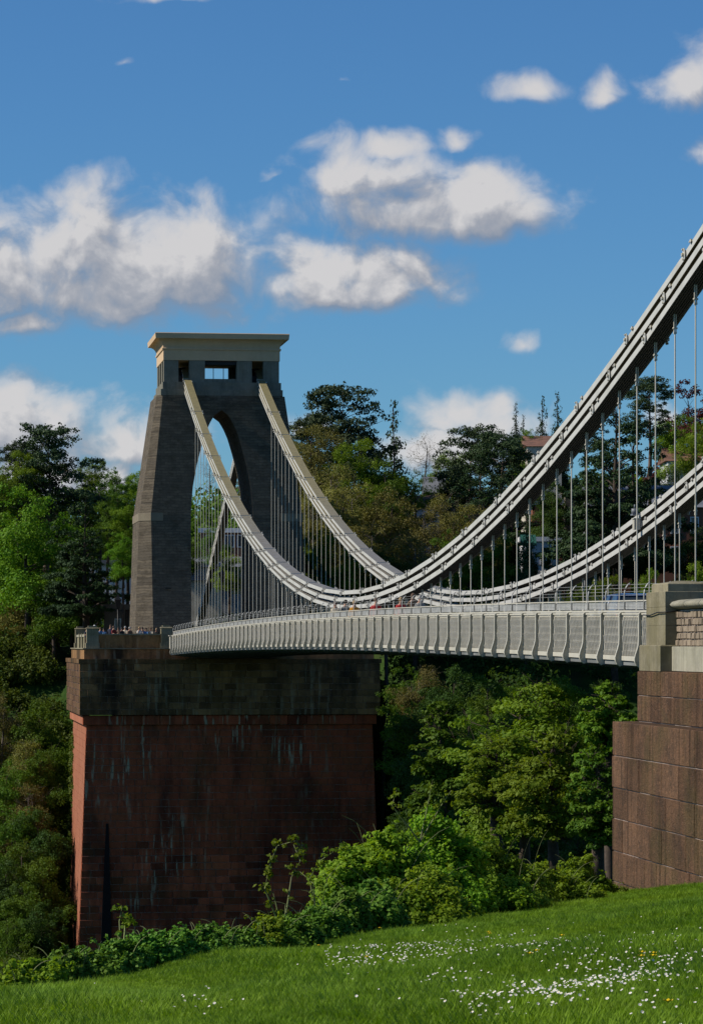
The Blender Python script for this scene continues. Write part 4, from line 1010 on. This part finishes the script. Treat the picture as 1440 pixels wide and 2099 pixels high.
pl_ = ['beside the dark abutment band','under the middle of the deck','below the deck centre','under the deck right of centre','below the deck brackets','under the deck near the right','behind the bright tree top','beside the red shaft','in the gorge centre','behind the bright gorge tree','behind its left boughs','behind its right boughs','left of brown abutment','behind the brown abutment','against the shaft low down','in the dark of gorge','under bright boughs','under its right boughs','low by brown abutment','above the brambles','behind the bramble crest','below the bright tree','low in the right gorge','near the brown corner','behind the shaft edge']
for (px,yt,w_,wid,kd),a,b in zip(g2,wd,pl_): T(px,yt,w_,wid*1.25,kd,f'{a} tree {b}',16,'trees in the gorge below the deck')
# near trees on this side, lit by the sun: more and smaller leaves
def near_tree(px, ytop, w, width, H, kind, n, size, label, seed, low=.35, flat=.35):
    rg = random.Random(seed); top = wpt(px, ytop, w); R_ = width/FPX*w/2; pd = pads_round(H, R_, rg, 34, low, .55)
    t = empty('broadleaf_tree', (top.x, top.y, top.z-H), label, 'tree')
    wm = wood_mesh('trunk', H, .22, pd, M['bark'], seed, twigs=3, twl=1.0); lm = leaf_mesh('crown', pd, n, size, L[kind], seed, 16, flat, .3, .36, .6)
    for nm, me in (('trunk', wm),('crown', lm)):
        o_ = bpy.data.objects.new(nm, me); COL.objects.link(o_); o_.parent = t
    lower_trunk(t, top, H, .11, M['bark'])
near_tree(1070,1392,104,320,6.5,'spring',36000,.13,'large bright yellow-green tree in the gorge left of brown abutment',101)
near_tree(1130,1490,96,220,4.6,'spring',24000,.11,'lower yellow-green tree in front of the large bright one',102)
near_tree(1015,1500,100,150,3.8,'spring',18000,.11,'yellow-green boughs left of the lower bright tree',103)
near_tree(1245,1390,88,140,4.5,'lime',22000,.10,'fresh green tree squeezed against the brown abutment',104)
near_tree(1225,1540,84,120,3.5,'mid',14000,.09,'shaded green tree low against brown abutment',105)
near_tree(905,1430,130,150,9,'mid',14000,.17,'green sapling cluster between the red shaft and bright tree',106)

# understorey that fills the dark of the gorge and the far slope: nobody could count it
def understorey():
    rg = np.random.default_rng(5); pads = []
    while len(pads) < 900:
        X = rg.uniform(-60, 150); Y = rg.uniform(196, 345)
        u = X*CT-Y*ST; w = X*ST+Y*CT
        if abs(u) > .125*w+4 or (8 < X < 40 and Y > 243 and Y < 305): continue
        z = ground(X, Y); s_ = rg.uniform(1.4,2.8); pads.append((X,Y,z+s_*.3,s_*1.2,s_*1.2,s_))
    pad2 = []
    for _ in range(420):
        X = rg.uniform(-3, 12.2); Y = rg.uniform(236, 302); z = ground(X, Y); s_ = rg.uniform(.8,1.9); pad2.append((X,Y,z+s_*.5,s_*1.1,s_*1.1,s_))
    for _ in range(160):
        X = rg.uniform(38, 52); Y = rg.uniform(236, 268); z = ground(X, Y); s_ = rg.uniform(1.1,2.2); pads.append((X,Y,z+s_*.5,s_*1.1,s_*1.1,s_))
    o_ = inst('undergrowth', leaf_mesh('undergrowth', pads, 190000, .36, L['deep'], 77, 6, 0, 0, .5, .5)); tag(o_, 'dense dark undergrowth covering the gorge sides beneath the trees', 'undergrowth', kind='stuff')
    o_ = inst('slope_scrub', leaf_mesh('slope_scrub', pad2, 170000, .27, L['scrub'], 79, 9, 0, 0, .5, .5)); tag(o_, 'tangled green scrub on the slope left of the red abutment', 'scrub', kind='stuff')
understorey()
def far_wood():
    rg = np.random.default_rng(9); pads = []
    for i in range(520):
        w = rg.uniform(352, 400); px = rg.uniform(-60, 1560)
        yt = np.interp(px, [-60,60,180,300,560,640,760,860,950,1100,1250,1400,1560],[940,960,985,985,960,960,965,985,985,960,930,915,900])+rg.uniform(10,130)
        c_ = wpt(px, yt, w); s_ = rg.uniform(2.2,4.2); pads.append((c_.x,c_.y,c_.z-s_,s_,s_,s_*.9))
        if i % 2: pads.append((c_.x,c_.y,c_.z-s_*2.6,s_*1.3,s_*1.3,s_*1.6))
    o_ = inst('distant_wood', leaf_mesh('distant_wood', pads, 150000, .62, L['mid'], 78, 14, 0, 0, .42, .6)); tag(o_, 'wall of green woodland behind the tower and houses', 'wood', kind='stuff')
far_wood()
# ivy strip on the far left corner of the red shaft
pads = []
for i in range(90):
    f = i/89; z = -8-17*f; x = cx-hw(z)-.05; pads.append((x-.05, 270.6-random.uniform(0,1.6+5*f), z, .28, 1.3+1.5*f, .5))
o_ = inst('ivy', leaf_mesh('ivy', pads, 9000, .16, L['ivy'], 5, 5, 0, 0, .5, .5, thin=1.3), None); tag(o_, 'bright ivy climbing the left edge of the red abutment', 'ivy', kind='stuff')

# --- brambles and nettles on the crest of the lawn
def crest_w(px):
    w = 34.
    for _ in range(40): w = .5*w+.5*crest((px-720)/FPX*w)
    return w
def thicket(px, ytop, w, width, hgt, kind, n, size, label, seed, name='bramble_bush', stems=4, depth=.8, group=None, cat='shrub'):
    rg = random.Random(seed); w = crest_w(px)+w; top = wpt(px, ytop, w); R_ = width/FPX*w/2; zg = ground(top.x, top.y); H = max(.25, top.z-zg); top.z = zg+H; pd = []
    for i in range(30):
        a = rg.uniform(0,6.283); f = rg.random()**.6; rr = R_*f*.85; z = H*(1-.55*f*f)*rg.uniform(.55,1); s_ = min(R_,H)*rg.uniform(.16,.36); pd.append((rr*math.cos(a), rr*math.sin(a)*depth, z-s_*.9, s_, s_, s_*.8)); pd.append((rr*math.cos(a)+rg.uniform(-.2,.2), rr*math.sin(a)*depth, z-s_*.15, s_*.32, s_*.32, s_*.5))
        pd.append((rr*math.cos(a), rr*math.sin(a)*depth, z*.4, s_*1.2, s_*1.2, z*.42+.04))
    t = empty(name, (top.x, top.y, zg), label, cat, group)
    lm = leaf_mesh('foliage', pd, n, size, L[kind], seed, 12, .15, .2, .42, .6, .35, 1.3)
    o_ = bpy.data.objects.new('foliage', lm); COL.objects.link(o_); o_.parent = t
    mb = MB()
    for i in range(stems):
        a = rg.uniform(0,6.283); r_ = R_*rg.random()*.9; b = Vector((r_*math.cos(a), r_*math.sin(a)*depth, H*.2)); a2 = a+rg.uniform(-1.2,1.2); l = min(H,1.0)*rg.uniform(.4,.8)
        e = b+Vector((math.cos(a2)*l*.5, math.sin(a2)*l*.3, H*.75)); e2 = e+Vector((math.cos(a2)*l*.45, math.sin(a2)*l*.3, -l*.05)); cp = [b*(1-f)**2+(b.lerp(e,.6)+Vector((0,0,l*.35)))*2*f*(1-f)+e2*f*f for f in (0,.17,.33,.5,.67,.83,1)]; mb.tube(cp, [.006,.0055,.005,.004,.0035,.003,.0015], 4)
    o_ = bpy.data.objects.new('stems', mb.mesh('stems', M['cane'])); COL.objects.link(o_); o_.parent = t
    return t
M['cane'] = plain('dry_cane', (.16,.20,.06), (.13,.13,.06), 5, .8)
for a in [(790,1675,5,300,1.3,'bramble',90000,.05,'big bright bramble mound in front of the red shaft edge',201),(895,1650,6,260,1.4,'bramble',75000,.047,'tallest bramble clump with upright shoots on lawn crest',202),
          (990,1690,5.5,250,1.2,'spring',55000,.045,'yellowish bramble mound under the gorge trees',203),(1100,1755,5,200,.9,'bramble',50000,.045,'low bramble mound left of the brown abutment',204),(1195,1745,4,140,.9,'bramble',38000,.045,'bramble mound touching the brown abutment corner',205),
          (1000,1770,3,230,.9,'bramble',60000,.043,'front bramble mound at top of the lawn',206),(860,1765,2.2,260,.9,'bramble',70000,.043,'front bramble mound below the tallest clump',207),(750,1785,2.5,200,.8,'nettle',55000,.042,'darker nettle mound at the left foot of brambles',208),
          (1160,1790,2.2,170,.6,'bramble',34000,.042,'low weeds along the lawn by brown abutment',209),(1255,1815,1.8,60,.5,'spring',5000,.035,'small weeds at abutment foot',210)]: thicket(*a)
lbs = ['nettles at the far left corner of lawn edge','nettles just left of the red abutment foot','nettles beneath the orange sunlit corner','nettles right of the ivy-edged corner','nettles under the soot-black slit','nettles left of white-streaked stones','nettle patch under white streaks','nettle patch right of white streaks','nettle patch before the arching sprays','brighter weeds at foot of the arching sprays','nettle patch right of arching sprays','nettle patch next to bramble mounds','nettle patch joining the bramble mounds']
for i,(px,yt) in enumerate([(20,1962),(75,1950),(130,1935),(185,1925),(245,1912),(305,1902),(365,1895),(425,1888),(485,1878),(545,1868),(605,1852),(660,1835),(710,1815)]):
    thicket(px, yt, 1.2, 135, .25, 'nettle' if i not in (0,1,9) else 'bramble', 24000, .034, lbs[i], 300+i, 'nettle_patch', 4, .7, 'nettles along the lawn edge')
# thin arching sprays in front of the abutment
def spray(px, ybase, w, pts, label, seed):
    rg = np.random.default_rng(seed); base = wpt(px, ybase, w); t = empty('young_shrub', tuple(base), label, 'shrub'); mb = MB(); pads = []
    for line in pts:
        P_ = [Vector((0,0,-.3))]+[Vector(((x-px)/FPX*w*CT, rg.normal()*.12, (ybase-y)/FPX*w)) for x,y in line]; mb.tube(P_, list(np.linspace(.011,.003,len(P_))), 4)
        for a, b in zip(P_[:-1], P_[1:]):
            for f in (.15,.4,.65,.9): q = a.lerp(b,f); s_ = rg.uniform(.03,.065); pads.append((q.x+rg.normal()*.03,q.y,q.z+rg.normal()*.03,s_,s_,s_*.7))
    o_ = bpy.data.objects.new('stems', mb.mesh('stems', M['cane'])); COL.objects.link(o_); o_.parent = t
    o_ = bpy.data.objects.new('leaves', leaf_mesh('leaves', pads, 22*len(pads)//2, .05, L['spring'], seed, 4, 0,0,.6,.5)); COL.objects.link(o_); o_.parent = t
spray(580,1860,35,[[(540,1820),(550,1780),(570,1735),(605,1722),(625,1750)],[(600,1800),(615,1765),(608,1735)],[(560,1830),(530,1815)]],'arching yellow-leaved spray in front of the red stonework',401)
spray(650,1850,38,[[(635,1800),(650,1765),(690,1735),(715,1745)],[(640,1810),(620,1790)],[(670,1800),(700,1770)]],'second thin spray leaning towards the bramble mound',402)
spray(250,1925,30,[[(246,1890),(252,1860)],[(262,1900),(272,1882)]],'thin weed spray before the soot-black slit',403)
spray(860,1680,42,[[(880,1640),(884,1600)],[(905,1650),(925,1620)],[(800,1650),(815,1620)]],'upright leafy shoots rising from the bramble crest',404)

# ------------------------------------------------------------------ houses
def wall_mat(nm, c, c2=None): return plain(nm, c, c2, .7, .85, .2)
M['cream'] = wall_mat('cream_wall',(.52,.47,.38)); M['whitewall'] = wall_mat('white_wall',(.62,.63,.66),(.5,.51,.53)); M['greywall'] = wall_mat('grey_wall',(.30,.31,.33)); M['tollstone'] = wall_mat('brown_wall',(.15,.125,.10)); M['brickwall'] = wall_mat('brick_wall',(.24,.10,.06))
M['slate'] = plain('slate_roof',(.16,.17,.19),(.11,.12,.14),1,.7); M['tile'] = plain('brown_tile_roof',(.20,.10,.065),(.13,.07,.05),1.5,.85); M['frame'] = plain('white_frame',(.7,.7,.7),None,3,.5); M['green'] = plain('green_awning',(.02,.10,.075),None,2,.7)
m_, k, bs = base_mat('window_glass'); bs.inputs['Base Color'].default_value = (.03,.04,.05,1); bs.inputs['Roughness'].default_value = .08; M['glass'] = m_
def house(px0, px1, ytop, ybot, w, wall, roof, rh, label, wins=(), depth=8, ridge='x', name='house', chim=None, over=.3, cat='house'):
    a = wpt(px0, ytop, w); b = wpt(px1, ybot, w); wd_ = (b-a).xy.length; h = a.z-b.z; t = empty(name, (a.x,a.y,b.z), label, cat, None, -TH)
    def part(nm, mb, mt, par=t):
        o__ = bpy.data.objects.new(nm, mb.mesh(nm, mt)); COL.objects.link(o__); o__.parent = par; return o__
    mb = MB(); mb.box(0,wd_,0,depth,-4,h); wl = part('wall', mb, M[wall])
    mb = MB()
    if rh <= .6: mb.box(-over,wd_+over,-over,depth+over,h+.005,h+max(.15,rh))
    elif ridge == 'x': mb.prism_x([(-over,h+.005),(depth+over,h+.005),(depth/2,h+rh)], -over, wd_+over)
    else: mb.prism_y([(-over,h+.005),(wd_+over,h+.005),(wd_/2,h+rh)], -over, depth+over)
    rf = part('roof', mb, M[roof])
    if chim: mb = MB(); x = wd_*chim[0]; mb.box(x,x+chim[1],depth*.3,depth*.3+.8,h*.5,h+chim[2]); part('chimney', mb, M[chim[3]], rf)
    for (fx,fy,fw,fh) in wins:
        x0 = fx*wd_; z0 = h*(1-fy-fh); x1 = x0+fw*wd_; z1 = h*(1-fy)
        mb = MB(); f_ = .09
        for q in ((x0,x1,z0,z0+f_),(x0,x1,z1-f_,z1),(x0,x0+f_,z0+f_,z1-f_),(x1-f_,x1,z0+f_,z1-f_),((x0+x1)/2-.03,(x0+x1)/2+.03,z0+f_,z1-f_)): mb.box(q[0],q[1],-.07,.02,q[2],q[3])
        wn = part('window', mb, M['frame']); mb = MB(); mb.box(x0+f_,x1-f_,-.03,.01,z0+f_,z1-f_); part('pane', mb, M['glass'], wn)
    return t
house(183,290,1158,1300,325,'whitewall','slate',.5,'tall white building behind the trees left of the tower',[(.62,.10,.06,.12),(.2,.5,.14,.14)],9,name='white_building',cat='building')
house(213,300,1250,1300,284,'tollstone','tollstone',.5,'small brown stone toll house behind the onlookers',[(.25,.36,.16,.6)],6,over=.25,name='toll_house')
house(385,450,1190,1290,318,'cream','slate',.5,'pale cream walled building seen left through the archway',[(.5,.15,.2,.25)],6,name='building',cat='building')
house(412,520,1092,1135,345,'brickwall','frame',.5,'brick building with long white roof edge seen through archway',[(.45,.1,.18,.6),(.68,.1,.18,.6),(.08,.1,.2,.6)],8,name='building',cat='building')
house(385,520,1162,1200,335,'greywall','slate',1.2,'grey roofed building across the road in the archway',[(.3,.2,.1,.5)],8,name='building',cat='building')
house(873,908,1010,1050,306,'whitewall','slate',1.7,'white gabled house with grey slate roof among the trees',[(.3,.2,.3,.4)],6,chim=(.7,.5,1.6,'whitewall'))
house(850,900,1042,1090,300,'whitewall','tile',1.4,'hidden white cottage with brown roof behind budding trees',[(.2,.2,.14,.4),(.6,.2,.14,.4)],6)
house(1080,1150,915,1010,330,'cream','tile',1.5,'large house with brown tiled roof behind the nearer chain',[(.2,.2,.1,.2),(.6,.2,.1,.2)],12,'x')
house(1095,1165,1035,1150,290,'brickwall','frame',.5,'low flat roofed brick house left of the cedar',[(.35,.15,.16,.2),(.1,.6,.16,.2)],7)
house(1070,1143,1110,1180,272,'whitewall','frame',.4,'white flat roofed garage with panelled doors behind rods',[(.5,.15,.32,.55),(.08,.15,.22,.5)],5,name='garage',cat='garage')
house(1158,1182,1012,1180,276,'tollstone','tollstone',.3,'tall narrow sandy stone chimney wing in sunlight',[],2,name='chimney_stack',cat='chimney')
house(1205,1262,1018,1180,274,'greywall','slate',1.0,'grey house with tall white bay windows beneath the cedar',[(.2,.1,.55,.34),(.2,.55,.55,.3)],6)
house(1262,1440,1040,1200,282,'brickwall','slate',2.2,'dark brick house under the cedar at the right',[(.1,.12,.1,.22),(.3,.12,.1,.22),(.62,.12,.1,.22),(.85,.12,.1,.22),(.62,.5,.1,.22)],9)
house(1368,1460,945,1010,318,'whitewall','tile',1.6,'white gabled house with brown roof at right edge',[(.15,.2,.12,.45),(.42,.2,.12,.45),(.7,.2,.12,.45)],8)
a = wpt(1080,1096,268); t = empty('awning', tuple(a), 'dark green awning above the white garage', 'awning', None, -TH)
mb = MB(); mb.prism_x([(0,0),(-1.2,-.75),(-1.2,-.95),(0,-.95)], -.6, .7)
o__ = bpy.data.objects.new('canopy', mb.mesh('canopy', M['green'])); COL.objects.link(o__); o__.parent = t
# street lamps near the tower
def lamp(px, ytop, w, label):
    a = wpt(px, ytop, w); H = a.z+.3; t = empty('street_lamp', (a.x,a.y,-.3), label, 'street lamp', 'black lanterns by the tower'); q = Vector((a.x,a.y,0))
    mb = MB(); mb.tube([q+Vector((0,0,-.3)), q+Vector((0,0,a.z-1.3))], .07, 6); mb.box(q.x-.3,q.x+.5,q.y-.03,q.y+.03,a.z-1.5,a.z-1.42); mb.build('post', M['black'], t)
    mb = MB(); z = a.z-1.3
    mb.frustum([[(q.x+s1*r_,q.y+s2*r_,z_) for s1,s2 in ((-1,-1),(1,-1),(1,1),(-1,1))] for z_, r_ in ((z,.12),(z+.75,.27),(z+.8,.33),(z+1.05,.12),(z+1.3,.03))]); mb.build('lantern', M['black'], t)
lamp(455,1165,292,'black lantern on a post seen through the road archway'); lamp(242,1218,278,'black lantern before the white building left of tower')

# ------------------------------------------------------------------ people
def body_mesh(pose):
    me = bpy.data.meshes.new('b'); arm = {'lean': ((.24,.26,1.12),(.16,.42,1.18)), 'stand': ((.27,.02,1.10),(.25,.12,.86)), 'raise': ((.27,.20,1.22),(.14,.30,1.50))}[pose]
    V = [(0,0,.95),(0,0,1.15),(0,.0,1.36),(0,.01,1.50),(0,.02,1.62),(0,.03,1.72),(.10,0,.90),(.11,.01,.50),(.12,-.02,.09),(.13,.12,.05),(-.10,0,.90),(-.11,.01,.50),(-.12,-.02,.09),(-.13,.12,.05),
         (.18,0,1.40),arm[0],arm[1],(-.18,0,1.40),(-arm[0][0],arm[0][1],arm[0][2]),(-arm[1][0],arm[1][1],arm[1][2]),(0,.115,1.60)]
    E = [(0,1),(1,2),(2,3),(3,4),(4,5),(0,6),(6,7),(7,8),(8,9),(0,10),(10,11),(11,12),(12,13),(2,14),(14,15),(15,16),(2,17),(17,18),(18,19),(4,20)]
    R_ = [.15,.13,.15,.055,.095,.075,.095,.06,.045,.035,.095,.06,.045,.035,.06,.042,.032,.06,.042,.032,.02]
    me.from_pydata(V, E, []); o_ = bpy.data.objects.new('b', me); COL.objects.link(o_)
    sk = o_.modifiers.new('s','SKIN'); 
    for i, r_ in enumerate(R_): me.skin_vertices[0].data[i].radius = (r_*(1.25 if i in (0,1,2) else 1), r_) 
    me.skin_vertices[0].data[0].use_root = True
    o_.modifiers.new('d','SUBSURF').levels = 1
    dg = bpy.context.evaluated_depsgraph_get(); nm = bpy.data.meshes.new_from_object(o_.evaluated_get(dg)); nm.name = 'body_'+pose; bpy.data.objects.remove(o_)
    for m_ in ('skin','top','legs'): nm.materials.append(M['iron'])
    for p_ in nm.polygons:
        c = p_.center; p_.use_smooth = True; p_.material_index = 0 if (c.z > 1.46 and abs(c.x) < .13 and c.z > 1.44) or (abs(c.x) > .13 and c.y > .24) else (1 if c.z > .93 else 2)
    return nm
bodies = [body_mesh(p_) for p_ in ('lean','stand','raise')]
mb = MB(); rr = []
for i in range(6):
    a = i/5*math.pi/2; r_ = .108*math.cos(a)+.003; rr.append([(r_*math.cos(2*math.pi*q/10), r_*1.1*math.sin(2*math.pi*q/10)-.01, .155*math.sin(a)) for q in range(10)])
mb.frustum(rr); hairm = mb.mesh('hair', M['black']); 
for p_ in hairm.polygons: p_.use_smooth = True
SK = [plain('skin_a',(.50,.29,.20),None,8,.6), plain('skin_b',(.34,.18,.12),None,8,.6)]
CLO = {n_: plain('cloth_'+n_, c_, None, 4, .9) for n_, c_ in dict(navy=(.03,.035,.06), maroon=(.16,.02,.02), white=(.70,.68,.62), grey=(.28,.27,.25), blue=(.10,.22,.42), black=(.02,.02,.022), orange=(.55,.25,.03), brown=(.14,.09,.06), cream=(.50,.44,.34), red=(.45,.04,.04)).items()}
HR = {n_: plain('hair_'+n_, c_, None, 20, .7) for n_, c_ in dict(dark=(.02,.015,.012), brown=(.09,.05,.03), grey=(.35,.33,.31), white=(.65,.64,.62), fair=(.30,.20,.10)).items()}
def person(X, Y, z, face, top, legs, hair, label, h=1.72, pose=0, sk=0, group='onlookers behind the stone parapet', name='person'):
    t = bpy.data.objects.new(name, None); t.location = (X,Y,z); t.rotation_euler = (0,0,face); t.scale = (h/1.74,)*3; COL.objects.link(t); tag(t, label, 'person', group)
    b = bpy.data.objects.new('body', bodies[pose]); COL.objects.link(b); b.parent = t
    for i, m_ in enumerate((SK[sk], CLO[top], CLO[legs])): b.material_slots[i].link = 'OBJECT'; b.material_slots[i].material = m_
    hh = bpy.data.objects.new('hair' if hair != 'white_hat' else 'hat', hairm); COL.objects.link(hh); hh.parent = t; hh.location = (0,-.005,1.645); hh.rotation_euler = (-.25,0,0)
    hh.material_slots[0].link = 'OBJECT'; hh.material_slots[0].material = HR.get(hair, HR['white'])
F = math.pi                                     # facing the camera side
crowd = [(178,251.3,'navy','brown',1.62,'person in navy leftmost behind corner pier',0),(194,252.6,'black','white_hat',1.85,'person in white hat and black top beside corner pier',1),(206,251.3,'blue','brown',1.66,'person in blue shirt just right of corner pier',0),(213,252.0,'blue','dark',1.60,'shorter person in blue next to the first blue shirt',1),
 (227,252.9,'navy','brown',1.88,'tall person in navy at the toll house window',1),(233,251.3,'maroon','brown',1.78,'person in maroon top leaning on parapet',0),(243,252.2,'brown','dark',1.70,'person in brown behind the maroon top',1),(250,251.3,'black','dark',1.66,'dark-clothed person right of maroon top',0),(257,251.8,'cream','grey',1.76,'grey-haired person in cream left of tower foot',0),
 (266,251.3,'brown','grey',1.70,'grey-haired person in brown leaning on parapet',0),(286,251.3,'white','fair',1.72,'person in white shirt before the sunlit tower corner',2),(292,252.3,'navy','dark',1.68,'person in navy behind the white shirt',1),(299,251.3,'blue','dark',1.62,'dark-haired person in pale blue near tower corner',0),(309,251.3,'cream','brown',1.64,'person in cream top leaning at tower corner',0),(321,251.6,'black','fair',1.60,'fair-haired person in black nearest the right pier',1)]
for px, Y, tp, hr, h_, lb, ps in crowd:
    t_ = (px-720)/FPX; X = Y*(ST+t_*CT)/(CT-t_*ST); person(X, Y, -.285, F+random.uniform(-.5,.5), tp, random.choice(['navy','black','brown']), hr, lb, h_*.97, ps, random.choice((0,0,1)))
for px, X, tp, hr, h_, lb, fc in [(708,XG+.75,'grey','dark',1.80,'person in grey top walking on the deck near the chain low point',0.2),(726,XG+.9,'orange','fair',1.74,'person in orange top on deck beside the grey one',3.),(687,XG+.9,'cream','brown',1.78,'person in cream top on deck left of the grey one',2.8),
        (770,XG+.8,'red','brown',1.76,'person in red top on deck under the rising chain',3.1),(821,XG+.8,'red','fair',1.70,'red-haired person low behind the deck rail',3.1),(846,XG+.9,'brown','brown',1.84,'bare-headed person in brown near chain crossing',3.1),(860,XG+.8,'grey','grey',1.72,'grey-haired person right of chain crossing on deck',3.1)]:
    t_ = (px-720)/FPX; Y = X*(CT-t_*ST)/(ST+t_*CT); person(X, Y, ZT(Y)-.93, fc, tp, 'navy', hr, lb, h_, 1, 0, 'walkers on the deck')

# ------------------------------------------------------------------ blue car on the deck
def car():
    X, Y = 22.6, 99.5; z = ZT(Y)-1.02; t = empty('car', (X,Y,z), 'dark blue car crossing the bridge behind the stone pedestal', 'car')
    m_, k_, bs_ = base_mat('car_paint'); bs_.inputs['Base Color'].default_value = (.012,.035,.11,1); bs_.inputs['Roughness'].default_value = .25; bs_.inputs['Coat Weight'].default_value = .6; bs_.inputs['Metallic'].default_value = .2
    L_ = 4.4; w = .88
    prof = [(-2.2,.35),(-2.2,.75),(-2.15,.98),(-1.95,1.05),(1.0,1.03),(2.0,.88),(2.2,.66),(2.2,.35)]
    def loft(pr, xs, nm, mt):
        mb = MB(); n = len(pr); rings = []
        for x, sh in xs: rings.append([(X+x, Y+y*sh, z+ (zz if zz < .5 else .5+(zz-.5)*(1 if sh == 1 else .97))) for y, zz in pr])
        mb.frustum(rings); o_ = mb.build(nm, mt, t); bv = o_.modifiers.new('bevel','BEVEL'); bv.width = .05; bv.segments = 2; return o_
    body = loft(prof, [(-w,.96),(-w*.93,1),(w*.93,1),(w,.96)], 'body', m_)
    def cabin(q, zt, nm, mt, dz=0):
        mb = MB(); b = .80; tp = .62
        lo = [(-b,-2.02),(b,-2.02),(b,1.15),(-b,1.15)]; hi = [(-tp,-1.55),(tp,-1.55),(tp,.30),(-tp,.30)]
        mb.frustum([[(X+x*q,Y+y*q,z+1.02) for x,y in lo],[(X+x*q,Y+y*q,z+zt) for x,y in hi]]); o_ = mb.build(nm, mt, t); return o_
    cabin(1, 1.56, 'windows', M['glass'])
    mb = MB(); mb.frustum([[(X-.63,Y-1.6,z+1.55),(X+.63,Y-1.6,z+1.55),(X+.63,Y+.34,z+1.55),(X-.63,Y+.34,z+1.55)],[(X-.60,Y-1.5,z+1.60),(X+.60,Y-1.5,z+1.60),(X+.60,Y+.25,z+1.60),(X-.60,Y+.25,z+1.60)],[(X-.4,Y-1.2,z+1.64),(X+.4,Y-1.2,z+1.64),(X+.4,Y,z+1.64),(X-.4,Y,z+1.64)]]); mb.build('roof', m_, t)
    for s_ in (-1,1):
        for (y0,y1) in ((-2.0,-1.56),(-.55,-.5),(1.12,.31)):
            mb = MB(); mb.tube([(X+s_*.805,Y+y0,z+1.02),(X+s_*.63,Y+y1,z+1.57)], .045, 5); mb.build('pillar', m_, t)
        for y in (-1.4,1.35):
            mb = MB(); mb.tube([(X+s_*.66,Y+y,z+.32),(X+s_*.87,Y+y,z+.32)], .32, 16); wh = mb.build('wheel', M['black'], t); mb = MB(); mb.tube([(X+s_*.87,Y+y,z+.32),(X+s_*.885,Y+y,z+.32)], .2, 12); mb.build('rim', M['rail'], wh)
        mb = MB(); mb.box(X+s_*.7-.14,X+s_*.7+.14,Y-2.24,Y-2.1,z+.72,z+.95); mb.build('tail_light', CLO['red'], t)
        mb = MB(); mb.box(X+s_*.7-.14,X+s_*.7+.14,Y+2.08,Y+2.2,z+.66,z+.8); mb.build('headlight', M['frame'], t)
car()
